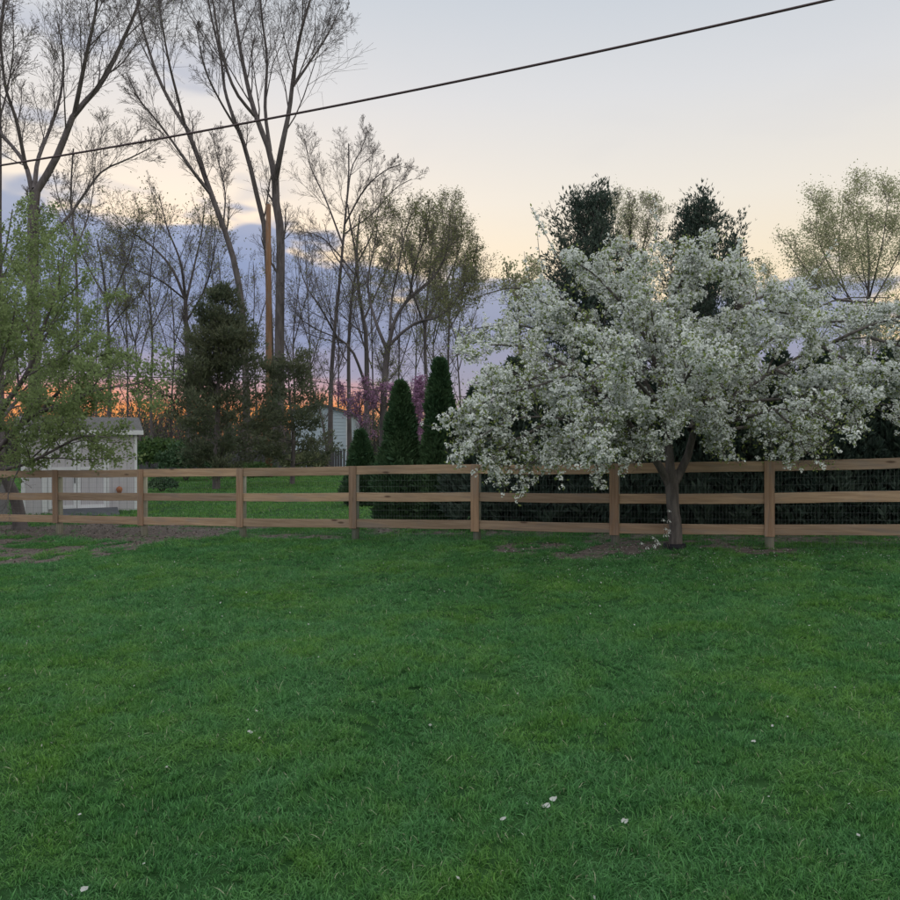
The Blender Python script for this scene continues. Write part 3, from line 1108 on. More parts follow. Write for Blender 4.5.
# fine bare trees in the middle
bare_tree('bare_tree', 'bare tree with pale fan of fine twigs between the tall tree and leafing tree', 56, [
    ([(330, 470), (331, 390), (334, 340), (341, 270), (345, 225), (349, 180), (349, 145)], 0.24, 0.05),
    ([(343, 245), (326, 200, 1), (312, 170, 2), (305, 140, 2)], 0.09, 0.03),
    ([(345, 225), (365, 190, -1), (385, 172, -1.5), (402, 165, -2)], 0.09, 0.03),
    ([(347, 205), (352, 170, 1), (362, 150, 2), (368, 132, 2)], 0.07, 0.03),
    ([(344, 235), (372, 215, 1), (395, 190, 1), (412, 180, 1)], 0.07, 0.03),
], ELMF, BF, TB, MID)
bare_tree('bare_tree', 'bare tree with pale straight trunk left of the wide forked tree', 57, [
    ([(350, 470), (349, 400), (349, 340), (353, 290), (358, 262), (352, 235), (348, 205)], 0.22, 0.06),
    ([(355, 275), (330, 245, 1), (315, 235, 2), (300, 232, 2)], 0.08, 0.03),
    ([(357, 265), (372, 235, -1), (380, 205, -1), (383, 185, -1)], 0.08, 0.03),
], SMALL, BF, TB, MID)
bare_tree('bare_tree', 'bare tree with dark trunk and low limb sweeping up to the left', 54, [
    ([(366, 470), (367, 400), (366, 335), (360, 300), (357, 255), (360, 215)], 0.30, 0.07),
    ([(366, 385), (352, 350, -1), (338, 338, -1), (322, 310, -2), (306, 285, -2), (297, 255, -2)], 0.13, 0.03),
    ([(338, 338, -1), (318, 330, -1.5), (300, 318, -2), (290, 300, -2)], 0.06, 0.02),
    ([(364, 320), (378, 290, 1), (390, 262, 1), (398, 240, 1)], 0.10, 0.03),
    ([(360, 295), (345, 270, 2), (332, 250, 2), (325, 225, 2)], 0.09, 0.03),
], SMALL, BF, TB, MID)
bare_tree('leafing_tree', 'wide forked tree with two arms curving right and new olive leaves', 48, [
    ([(383, 470), (383, 430), (384, 390), (388, 347)], 0.30, 0.22),
    ([(388, 348), (396, 318), (410, 298), (424, 286), (438, 272, 1), (447, 250, 1), (450, 225, 1)], 0.17, 0.03),
    ([(389, 346), (402, 333), (418, 322), (436, 318, -1), (452, 306, -1.5), (468, 280, -2)], 0.13, 0.03),
    ([(387, 350), (378, 328), (371, 305, 1), (368, 280, 1), (374, 250, 1.5), (378, 225, 1.5)], 0.14, 0.03),
    ([(390, 330), (392, 300, 2), (398, 270, 2), (404, 240, 2.5), (412, 212, 2.5)], 0.11, 0.03),
    ([(410, 298), (414, 270, -1), (424, 240, -1.5), (430, 212, -2)], 0.09, 0.03),
], ELMF, BF, TB, MID, leaf=M['olive_leaf'], leaf_n=10000, leaf_s=0.11, leaf_spread=0.15)
bare_tree('leafing_tree', 'rounded tree in new olive leaf against the cream sky left of the blossom tree', 60, [
    ([(428, 470), (427, 400), (425, 340), (428, 290), (432, 250), (434, 220)], 0.25, 0.05),
    ([(427, 320), (445, 285, 1), (458, 255, 1), (464, 225, 1)], 0.12, 0.03),
    ([(426, 330), (412, 290, -1), (404, 255, -1), (402, 225, -1)], 0.12, 0.03),
    ([(428, 290), (440, 250, 2), (446, 220, 2), (448, 203, 2)], 0.09, 0.03),
    ([(430, 300), (460, 290, -1), (472, 265, -1), (478, 245, -1)], 0.09, 0.03),
], ELMF, BF, TB, MID, leaf=M['olive_leaf'], leaf_n=17000, leaf_s=0.11, leaf_spread=0.2)
bare_tree('leafing_tree', 'thin-trunked tree in sparse leaf close beside the blossom tree\'s left edge', 62, [
    ([(447, 470), (448, 400), (449, 330), (453, 280), (458, 250)], 0.16, 0.05),
    ([(449, 330), (466, 300, 1), (474, 275, 1)], 0.07, 0.03),
    ([(450, 310), (438, 285, 1), (432, 265, 1)], 0.07, 0.03),
], SMALL, BF, TB, MID, leaf=M['olive_leaf'], leaf_n=2500, leaf_s=0.18, leaf_spread=0.1)
# half-bare trees left of the cedar
bare_tree('bare_tree', 'bare tree with broad V of dark limbs against the cloud left of the cedar', 58, [
    ([(189, 470), (189, 400), (187, 345), (186, 300)], 0.26, 0.18),
    ([(186, 300), (172, 268), (152, 246, 1), (132, 232, 1.5), (114, 214, 2)], 0.14, 0.03),
    ([(186, 298), (181, 262, -1), (168, 228, -1), (160, 195, -1.5)], 0.13, 0.03),
    ([(187, 300), (196, 262, 1), (203, 230, 1.5), (206, 200, 2)], 0.12, 0.03),
    ([(188, 320), (205, 290, -1), (214, 258, -2), (216, 225, -2)], 0.10, 0.03),
    ([(186, 300), (160, 280, -2), (136, 270, -3), (118, 255, -3)], 0.09, 0.03),
], ELMF, BF, TB, MID, leaf=M['olive_leaf'], leaf_n=2400, leaf_s=0.13, leaf_spread=0.35)
bare_tree('bare_tree', 'slim bare tree standing right of the shed roof', 62, [
    ([(152, 470), (151, 400), (153, 340), (150, 290), (155, 240), (158, 210)], 0.15, 0.04),
    ([(152, 330), (166, 300, 1), (172, 270, 1)], 0.06, 0.03),
    ([(152, 310), (138, 280, 1), (132, 255, 1)], 0.06, 0.03),
], SMALL, BF, TB, MID, leaf=M['olive_leaf'], leaf_n=700, leaf_s=0.13, leaf_spread=0.3)
bare_tree('leafing_tree', 'hazy leafing tree above the shed, behind the near green tree', 58, [
    ([(108, 470), (110, 380), (108, 310), (103, 265), (98, 240)], 0.22, 0.06),
    ([(108, 310), (125, 270, 1), (135, 240, 1), (140, 220, 1)], 0.10, 0.03),
    ([(107, 300), (88, 265, 1), (78, 240, 1), (70, 215, 1)], 0.10, 0.03),
    ([(108, 330), (130, 305, -1), (145, 290, -1)], 0.07, 0.03),
], ELMF, BF, TB, MID, leaf=M['olive_leaf'], leaf_n=5000, leaf_s=0.13, leaf_spread=0.4)
bare_tree('bare_tree', 'slim dark bare trunk rising through the near green tree\'s crown', 40, [
    ([(79, 470), (78, 380), (78, 300), (76, 240), (72, 200), (75, 150)], 0.11, 0.04),
    ([(77, 250), (90, 215, 1), (96, 180, 1)], 0.05, 0.02),
    ([(77, 235), (62, 205, 1), (55, 175, 1)], 0.05, 0.02),
], SMALL, BB, TB, MID)
bare_tree('bare_tree', 'leaning dark sapling in front of the pale blue house', 46, [
    ([(328, 470), (326, 445), (321, 415), (312, 385), (306, 350)], 0.11, 0.04),
    ([(319, 405), (332, 380, 1), (340, 350, 1)], 0.05, 0.02),
], SMALL, BF, TB, MID)
# slim young trees filling the woods
WOOD = [LV(9, 0.10, 0.98, (20, 42), 0.34, 6, 0.5, 0.08, 0.08), LV(8, 0.15, 0.98, (22, 46), 0.48, 3, 0.55, 0.11, 0.05),
        LV(6, 0.12, 0.98, (25, 52), 0.5, 2, 0.65, 0.12, 0.03)]
slim = [(66, 66, 232, 'slim bare tree at far left of the woods, in the near green tree\'s gaps'),
        (96, 74, 262, 'slim bare tree of the woods standing over the shed\'s left half'),
        (128, 70, 226, 'slim bare tree of the woods standing over the shed\'s right half'),
        (141, 64, 300, 'short slim bare tree of the woods by the shed\'s right corner'),
        (170, 72, 240, 'slim bare tree of the woods between shed and large cedar'),
        (205, 76, 218, 'slim bare tree of the woods rising right behind the large cedar'),
        (228, 68, 250, 'slim bare tree of the woods at the large cedar\'s right shoulder'),
        (258, 74, 262, 'slim bare tree of the woods just left of the utility pole'),
        (296, 66, 250, 'slim bare tree of the woods just right of the tallest trunk'),
        (312, 78, 226, 'slim bare tree of the woods above the pale house'),
        (338, 72, 262, 'slim bare tree of the woods at the pale house\'s right edge'),
        (374, 76, 236, 'slim bare tree of the woods between the two dark mid trunks'),
        (398, 70, 272, 'slim bare tree of the woods right above the pointed arborvitae'),
        (414, 80, 244, 'slim bare tree of the woods behind the purple redbud'),
        (437, 68, 280, 'slim bare tree of the woods above the taller narrow arborvitae'),
        (462, 74, 262, 'slim bare tree of the woods at the blossom tree\'s left edge')]
for px, Y, top, lab in slim:
    w1, w2, ln_ = random.uniform(-5, 5), random.uniform(-7, 7), random.choice((-1, 1))
    bare_tree('bare_tree', lab, Y, [
        ([(px, 470), (px + w1 * 0.4, 400), (px + w1, 340), (px + w2, top + 30), (px + w2 * 1.4, top)], 0.13, 0.03),
        ([(px + w1 * 0.7, 370), (px + w1 + ln_ * 12, 330, 1), (px + ln_ * 19, 295, 1.5), (px + ln_ * 22, 262, 1.5)], 0.07, 0.02),
        ([(px + w1, 345), (px + w1 - ln_ * 9, 312, -1), (px - ln_ * 15, 280, -1.5), (px - ln_ * 17, 250, -1.5)], 0.065, 0.02),
        ([(px + w1 * 0.5, 405), (px - ln_ * 12, 378, -1), (px - ln_ * 22, 352, -1.5), (px - ln_ * 26, 330, -1.5)], 0.05, 0.02),
    ], WOOD, BF, TB, 'slim bare trees of the woods', leaf=M['olive_leaf'], leaf_n=500, leaf_s=0.15, leaf_spread=0.3)
# a tree of the far right, in pale new leaf
bare_tree('leafing_tree', 'airy round tree in pale new leaf at the right edge of the sky', 36, [
    ([(868, 470), (868, 380), (867, 310), (868, 262), (865, 220)], 0.15, 0.04),
    ([(868, 330), (842, 285, 1), (838, 240, 1), (842, 205, 1)], 0.06, 0.016),
    ([(867, 320), (822, 290, -1), (800, 262, -1), (785, 240, -1)], 0.055, 0.016),
    ([(868, 310), (890, 270, 1), (905, 235, 1), (915, 205, 1)], 0.055, 0.016),
    ([(868, 300), (880, 250, -2), (885, 215, -2), (888, 192, -2)], 0.05, 0.016),
    ([(868, 335), (800, 315, 1), (778, 295, 1), (768, 270, 1)], 0.05, 0.016),
    ([(850, 300), (825, 260, 0), (815, 225, 0), (818, 200, 0)], 0.045, 0.014),
    ([(866, 290), (856, 240, 1), (852, 205, 1), (860, 186, 1)], 0.04, 0.014),
    ([(868, 320), (910, 300, -1), (935, 270, -1), (950, 240, -1)], 0.05, 0.016),
], SMALL, BF, TB, None, leaf=M['pale_leaf'], leaf_n=38000, leaf_s=0.075, leaf_spread=0.20, rmin=0.005, leaf_levels=3)
bare_tree('leafing_tree', 'small pale leafing crown peeping between the two dark conifers', 38, [
    ([(632, 470), (632, 380), (631, 300), (630, 250)], 0.16, 0.08),
    ([(631, 300), (618, 260, 1), (612, 225, 1), (610, 205, 1)], 0.07, 0.02),
    ([(631, 290), (642, 250, 1), (648, 220, 1), (650, 204, 1)], 0.07, 0.02),
    ([(630, 255), (630, 225, -1), (632, 202, -1)], 0.07, 0.02),
], ELM, BF, TB, None, leaf=M['pale_leaf'], leaf_n=10000, leaf_s=0.07, leaf_spread=0.14, rmin=0.006)
bare_tree('leafing_tree', 'low pale leafing crown over the blossom tree\'s left shoulder', 44, [
    ([(520, 470), (520, 380), (519, 320), (518, 285)], 0.12, 0.06),
    ([(519, 310), (510, 285, 1), (506, 268, 1)], 0.06, 0.02),
    ([(519, 305), (528, 280, 1), (535, 266, 1)], 0.06, 0.02),
], SMALL, BF, TB, None, leaf=M['pale_leaf'], leaf_n=3000, leaf_s=0.14, leaf_spread=0.15, rmin=0.008)
# redbuds in purple flower
for (lab, pts, Y, nn) in (
    ('purple flowering redbud right of the pointed arborvitae', [(420, 470), (418, 435), (414, 415), (412, 398)], 42, 6500),
    ('hazy purple redbud left of the pointed arborvitae', [(362, 470), (362, 440), (360, 412), (358, 392)], 46, 2600)):
    x0 = pts[2][0]
    bare_tree('redbud_tree', lab, Y, [
        (pts, 0.10, 0.05),
        ([(x0 + 1, 425), (x0 - 14, 405, 1), (x0 - 22, 388, 1)], 0.06, 0.02),
        ([(x0 + 1, 425), (x0 + 12, 405, 1), (x0 + 20, 388, 1)], 0.06, 0.02),
        ([(x0, 412), (x0 + 4, 395, -1), (x0 + 6, 380, -1)], 0.05, 0.02),
    ], SMALL, BF, TB, 'redbuds in flower', leaf=M['redbud'], leaf_n=nn, leaf_s=0.11, leaf_spread=0.10, rmin=0.008, leaf_t0=0.0)

# the near green tree at the left edge, just behind the fence
NEAR = [LV(11, 0.15, 0.98, (28, 55), 0.42, 8, 0.5, 0.12, 0.02), LV(8, 0.15, 0.98, (28, 55), 0.42, 5, 0.5, 0.15, 0.02),
        LV(5, 0.1, 0.98, (28, 58), 0.42, 4, 0.6, 0.18, 0.02)]
bare_tree('green_tree', 'near green tree in young leaf spreading over the fence at the left edge', 18.6, [
    ([(20, 528), (17, 505), (9, 485), (0, 466), (-8, 440)], 0.16, 0.11),
    ([(-8, 440), (2, 410, -0.4), (20, 385, -0.6), (34, 360, -0.8), (45, 325, -1), (60, 285, -1), (66, 250, -1)], 0.085, 0.012),
    ([(-4, 452), (18, 428, -0.8), (40, 412, -1.2), (66, 404, -1.6), (92, 392, -1.8), (118, 386, -2), (146, 382, -2)], 0.075, 0.010),
    ([(-8, 440), (-15, 395), (-12, 340, 0.5), (-4, 290, 0.8), (8, 245, 1), (14, 210, 1)], 0.09, 0.012),
    ([(-8, 435), (-40, 390), (-60, 330), (-70, 270), (-66, 225)], 0.09, 0.012),
    ([(2, 470), (30, 462, -1.2), (58, 448, -1.8), (84, 436, -2.2), (112, 438, -2.4)], 0.06, 0.010),
    ([(0, 420, -0.5), (18, 400, 1), (50, 370, 1.5), (80, 340, 2), (96, 305, 2)], 0.06, 0.010),
    ([(-10, 420), (10, 370, 1.5), (26, 320, 2), (38, 270, 2), (40, 232, 2)], 0.06, 0.010),
    ([(-6, 440), (-50, 425), (-80, 410), (-110, 400)], 0.06, 0.010),
    ([(0, 430, -1), (-10, 400, -2), (2, 365, -3), (12, 330, -3), (20, 285, -3)], 0.05, 0.010),
    ([(40, 412, -1.2), (70, 380, -1.2), (95, 358, -1), (120, 352, -1)], 0.04, 0.010),
], NEAR, M['bark_bare'], M['bark_bare'], None, leaf=M['spring_leaf'], leaf_n=48000, leaf_s=0.068, leaf_spread=0.06, rmin=0.0035,
    leaf_t0=0.1, leaf_zmin=0.72)


# ------------------------------------------------------------------ evergreens
def sprays(pos, D, size, blades=3, aspect=0.33):
    """flat fans of scale foliage: a few narrow leaves spread from one point"""
    n = len(pos)
    S = norm(np.cross(D, rand_dirs(n)))
    out = []
    for k in range(blades):
        a = (k - (blades - 1) / 2) * 0.55
        d = norm(D * math.cos(a) + S * math.sin(a) + rng.normal(0, 0.08, D.shape))
        out.append(leaf_arrays(pos, size * (0.8 + 0.4 * rng.random(n)), aspect, D=d, fold=0.06))
    return join(out)


def column_evergreen_mesh(h, r, n, size, lump=0.26):
    """pointed columnar crown of upright sprays"""
    u = rng.random(n) ** 0.8
    prof = np.where(u < 0.18, 0.72 + 0.28 * u / 0.18, np.clip((1 - u) / 0.82, 0, 1) ** 0.78)
    th = rng.random(n) * 2 * math.pi
    lumps = 1 + lump * (vnoise(th * 2.2, u * 9, 1.0, 3) - 0.5) * 2
    rad = r * (prof + 0.03) * lumps * (1.06 - 0.5 * rng.random(n) ** 1.8)
    pos = np.stack([rad * np.cos(th), rad * np.sin(th), 0.08 * h * 0 + u * h], 1)
    out = np.stack([np.cos(th), np.sin(th), np.zeros(n)], 1)
    D = norm(out * 0.55 + np.array([0, 0, 1.0]) + rng.normal(0, 0.28, (n, 3)))
    pos[:, 2] -= size * 0.5
    pos[:, 2] = np.maximum(pos[:, 2], 0.03)
    return sprays(pos, D, size * (0.6 + 0.8 * rng.random(n) ** 1.5), 3, 0.34)


EVG = 'arborvitae row behind the fence'
arb_meshes = {}


def arborvitae(label, px, top_py, Y, r, n=8500, size=0.13, mat='arbor', key=None, group=EVG):
    x = (px - 450) / F * Y
    z0 = float(gz(x, Y))
    h = at(px, top_py, Y)[2] - z0
    root = thing('arborvitae', label, 'evergreen', (x, Y, z0), group, rz=random.random() * 6)
    mb = MB()
    mb.tube([(0, 0, -0.1), (0.01, 0, h * 0.3), (0, 0.01, h * 0.9)], [0.06, 0.05, 0.01], 8)
    mb.build('trunk', M['bark_bare'], root, True)
    if key is None or key not in arb_meshes:
        V, Q = column_evergreen_mesh(1.0 if key else h, 1.0 if key else r, n, size / h if False else size) if key is None else column_evergreen_mesh(h, r, n, size)
        cr = mesh_obj('crown', V, Q, M[mat], root, smooth=False)
        if key:
            arb_meshes[key] = (cr.data, h, r)
    else:
        d, h0, r0 = arb_meshes[key]
        cr = bpy.data.objects.new('crown', d)
        COL.objects.link(cr)
        cr.parent = root
        cr.scale = (r / r0, r / r0, h / h0)
    return root


arborvitae('pointed dark green arborvitae standing alone behind the middle of the fence', 401, 383, 17.4, 0.50, 11000)
arborvitae('taller narrow arborvitae touching the left side of the white blossom', 440, 360, 17.2, 0.47, 11000)
arborvitae('short rounded arborvitae beside the pale house wall', 361, 431, 24, 0.50, 6500, 0.14)
hedge = [(478, 388, 16.6), (515, 360, 16.3), (552, 375, 16.1), (590, 350, 15.9), (628, 345, 15.8), (664, 352, 15.6), (702, 340, 15.5),
         (740, 350, 15.3), (778, 352, 15.2), (816, 346, 15.0), (855, 352, 14.9), (893, 345, 14.8), (935, 350, 14.6)]
ordw = ['first', 'second', 'third', 'fourth', 'fifth', 'sixth', 'seventh', 'eighth', 'ninth', 'tenth', 'eleventh', 'twelfth', 'thirteenth']
for k, (px, py, Y) in enumerate(hedge):
    arborvitae('dark hedge arborvitae seen through the fence under the blossom, %s from its left end' % ordw[k], px, py, Y,
               random.uniform(0.62, 0.74), 5200, 0.16, 'dark_conifer', key='hedge%d' % (k % 3))


def open_conifer(name, label, px, base_Y, top_py, width, n_l, foliage_n, size, mat, tips=None, lean=0.0, up=0.35, group=None, ex=0.85, umin=0.02, low=0.85):
    """irregular cedar: whorls of rising limbs carrying lumps of foliage, gaps between them"""
    x = (px - 450) / F * base_Y
    z0 = float(gz(x, base_Y))
    h = at(px, top_py, base_Y)[2] - z0
    root = thing(name, label, 'evergreen', (x, base_Y, z0), group)
    T = np.array([(0, 0, -0.1), (0.05, 0.02, h * 0.35), (lean * 0.6, 0, h * 0.7), (lean, 0.0, h * 0.97)])
    P = resample(T, 14)[None]
    R = np.linspace(0.020 * h, 0.01, 14)[None]
    parts = [tube_arrays(P, R, 8)]
    u = np.sort(umin + (0.99 - umin) * rng.random(n_l) ** 0.9)
    th = np.arange(n_l) * 2.39996 + rng.normal(0, 0.3, n_l)
    ln = width * np.clip((1.015 - u), 0.02, 1) ** ex * (0.40 + 0.85 * rng.random(n_l)) * np.where(u < 0.22, low, 1)
    f = u * 13
    i = np.minimum(f.astype(int), 12)
    st = P[0][i] * (1 - (f - i))[:, None] + P[0][i + 1] * (f - i)[:, None]
    D = np.stack([np.cos(th), np.sin(th), up * (0.6 + u * 0.9)], 1)
    D = norm(D)
    C = [st]
    for s in range(5):
        D = norm(D + rng.normal(0, 0.13, D.shape) + np.array([0, 0, 0.07]))
        C.append(C[-1] + D * (ln / 5)[:, None])
    C = np.stack(C, 1)
    RR = np.maximum(0.035 * (1 - u)[:, None] * np.linspace(1, 0.25, 6)[None], 0.008)
    parts.append(tube_arrays(C, RR, 5))
    C2, R2 = spawn(C, RR, 7, 0.25, 1.0, (30, 60), 0.42, 4, 0.6, 0.15, 0.10, rmin=0.006)
    parts.append(tube_arrays(C2, R2, 3))
    V, Q = join(parts)
    mesh_obj('trunk', V, Q, M['bark_bare'], root)
    p1, d1 = pts_on(C, foliage_n // 3, 0.35)
    p2, d2 = pts_on(C2, foliage_n - foliage_n // 3, 0.15)
    pos = np.concatenate([p1, p2])
    dd = np.concatenate([d1, d2])
    lump = max(size * 0.85, 0.1)
    pos = pos + rng.normal(0, lump, pos.shape) * np.array([1, 1, 0.7])
    pos[:, 2] = np.maximum(pos[:, 2], 0.1)
    D = norm(dd + rng.normal(0, 0.5, dd.shape) + np.array([0, 0, 0.45]))
    V, Q = sprays(pos, D, np.full(len(pos), size) * (0.7 + 0.7 * rng.random(len(pos))), 2, 0.24)
    mesh_obj('crown', V, Q, M[mat], root, smooth=False)
    return root


open_conifer('cedar_tree', 'large dark bronze-green cedar in the lawn beyond the fence', 216, 33.5, 284, 3.4, 110, 21000, 0.16, 'cedar', lean=0.3, up=0.5, ex=0.66, low=0.62)
open_conifer('cedar_tree', 'smaller open cedar with wispy branches right of the large dark cedar', 292, 37, 350, 2.7, 40, 6500, 0.17, 'cedar', lean=-0.2, up=0.14, ex=0.4, umin=0.12)
open_conifer('conifer_tree', 'dark conifer top rising behind the blossom tree, the left one', 584, 19.5, 196, 2.1, 130, 20000, 0.095, 'dark_conifer', lean=0.05, up=0.6, ex=0.36, umin=0.34)
open_conifer('conifer_tree', 'dark conifer top with several spires behind the blossom tree, the right one', 704, 19.5, 212, 2.5, 100, 17000, 0.095, 'dark_conifer', lean=-0.15, up=1.35, ex=0.36, umin=0.34)
open_conifer('conifer_tree', 'short dark conifer spire just right of the taller conifer spires', 732, 20.5, 235, 0.9, 60, 7000, 0.095, 'dark_conifer', lean=0.05, up=1.5, ex=0.6)


def round_shrub(label, px, base_py, Y, w, h, n, size, mat, group=None):
    x = (px - 450) / F * Y
    z0 = float(gz(x, Y))
    root = thing('shrub', label, 'shrub', (x, Y, z0), group)
    st = []
    for k in range(7):
        a = k * 0.9
        st.append([(0, 0, -0.03), (math.cos(a) * w * 0.18, math.sin(a) * w * 0.18, h * 0.4), (math.cos(a) * w * 0.34, math.sin(a) * w * 0.34, h * 0.8)])
    P = np.array(st)
    V, Q = tube_arrays(P, np.tile([0.02, 0.014, 0.006], (7, 1)), 5)
    mesh_obj('stems', V, Q, M['bark_bare'], root)
    d = rand_dirs(n)
    d[:, 2] = np.abs(d[:, 2]) * 1.0 - 0.25 * rng.random(n)
    bump = 1 + 0.22 * (vnoise(np.arctan2(d[:, 1], d[:, 0]) * 1.7, d[:, 2] * 3, 1.6, 8) - 0.5) * 2
    rr_ = (1 - 0.5 * rng.random(n) ** 2) * bump
    pos = d * rr_[:, None] * np.array([w / 2, w / 2, h * 0.52]) + np.array([0, 0, h * 0.46])
    pos[:, 2] = np.maximum(pos[:, 2], 0.02)
    V, Q = leaf_arrays(pos, size * (0.7 + 0.6 * rng.random(n)), 0.6, bias=None, fold=0.08)
    mesh_obj('crown', V, Q, M[mat], root, smooth=False)
    return root


round_shrub('small round dark shrub on the far lawn right of the shed', 162, 491, 31.5, 1.05, 0.58, 3200, 0.10, 'arbor')
round_shrub('pale green bush beside the short rounded arborvitae', 380, 468, 30, 1.2, 1.35, 2200, 0.12, 'shrub')
round_shrub('dark green bush behind the shed\'s right corner', 158, 470, 44, 3.4, 2.2, 5000, 0.2, 'shrub')
round_shrub('low dark bush at the left foot of the large cedar', 186, 474, 40, 2.6, 1.9, 4000, 0.18, 'arbor')
round_shrub('leafy green bush in front of the grey stockade fence', 252, 470, 44, 2.4, 0.9, 2600, 0.14, 'shrub')

round_shrub('grey-green bush in front of the pale blue house', 303, 470, 45.5, 2.6, 1.5, 2600, 0.17, 'thicket')

# ------------------------------------------------------------------ the white blossom tree
BY = 12.35
bx0 = (675 - 450) / F * BY
bz0 = float(gz(bx0, BY))
pear = thing('blossom_tree', 'wide spreading tree covered in white blossom in front of the fence', 'tree', (bx0, BY, bz0))
base = np.array([bx0, BY, bz0])


def bl(px, py, dy=0.0):
    return at(px, py, BY + dy) - base


def blimb(pl, r0, r1, n=14):
    return resample([bl(*p) for p in pl], n), np.linspace(r0, r1, n)


TP = resample([np.array([0, 0, -0.06]), bl(676, 530), bl(673, 505), bl(672, 484), bl(671, 470)], 14)
TR = np.array([0.150, 0.128, 0.116, 0.110, 0.107, 0.105, 0.104, 0.104, 0.105, 0.108, 0.110, 0.108, 0.100, 0.09])
limbs = [
    blimb([(669, 484), (656, 460, -0.1), (640, 438, -0.2), (612, 405, -0.5), (575, 372, -0.8), (530, 348, -1.0), (482, 345, -1.1)], 0.075, 0.014),
    blimb([(671, 480), (668, 440, 0.1), (662, 395, 0.2), (650, 345, 0.1), (640, 295, 0.0), (634, 252, 0.0)], 0.085, 0.014),
    blimb([(674, 484), (688, 455, 0.0), (694, 430, 0.0), (706, 395, -0.2), (722, 350, -0.4), (735, 305, -0.5), (742, 282, -0.5)], 0.080, 0.014),
    blimb([(664, 415, 0.1), (640, 375, 0.3), (602, 330, 0.5), (560, 298, 0.6), (512, 288, 0.7), (470, 300, 0.7)], 0.05, 0.012),
    blimb([(640, 438, -0.2), (600, 430, -0.9), (556, 418, -1.5), (510, 420, -1.9), (474, 442, -2.0)], 0.05, 0.012),
    blimb([(694, 430), (730, 400, 0.1), (775, 370, 0.2), (825, 345, 0.2), (870, 338, 0.2), (905, 352, 0.2)], 0.055, 0.012),
    blimb([(700, 410), (745, 362, 0.8), (790, 325, 1.2), (836, 300, 1.4), (890, 298, 1.5)], 0.05, 0.012),
    blimb([(694, 432), (730, 422, -0.9), (775, 410, -1.5), (815, 412, -1.9), (840, 428, -2.0)], 0.05, 0.012),
    blimb([(668, 430), (676, 400, -0.9), (690, 372, -1.7), (700, 352, -2.3), (704, 350, -2.9)], 0.05, 0.012),
    blimb([(666, 425), (650, 398, -0.9), (628, 372, -1.8), (610, 360, -2.5), (590, 372, -3.0)], 0.05, 0.012),
    blimb([(667, 420), (664, 380, 1.0), (650, 340, 1.9), (640, 315, 2.6), (630, 320, 3.1)], 0.05, 0.012),
    blimb([(690, 430), (705, 395, 1.0), (725, 355, 1.9), (745, 330, 2.6), (760, 330, 3.0)], 0.05, 0.012),
    blimb([(650, 345, 0.1), (622, 305, -0.3), (590, 272, -0.4), (562, 258, -0.5)], 0.04, 0.012),
    blimb([(650, 345, 0.1), (672, 300, -0.4), (690, 265, -0.6), (700, 248, -0.6)], 0.04, 0.012),
    blimb([(560, 365, -0.9), (520, 385, -1.3), (484, 402, -1.5), (452, 432, -1.6)], 0.03, 0.010),
    blimb([(735, 305, -0.5), (760, 310, -0.9), (790, 315, -1.2), (815, 330, -1.4)], 0.03, 0.010),
    blimb([(640, 400, -0.4), (616, 412, -1.4), (600, 425, -2.1), (588, 448, -2.5)], 0.035, 0.010),
    blimb([(720, 400, -0.2), (745, 415, -0.6), (765, 428, -1.0), (782, 440, -1.2)], 0.03, 0.010),
    blimb([(612, 405, -0.5), (575, 400, 0.4), (530, 385, 1.0), (488, 380, 1.4)], 0.04, 0.010),
]
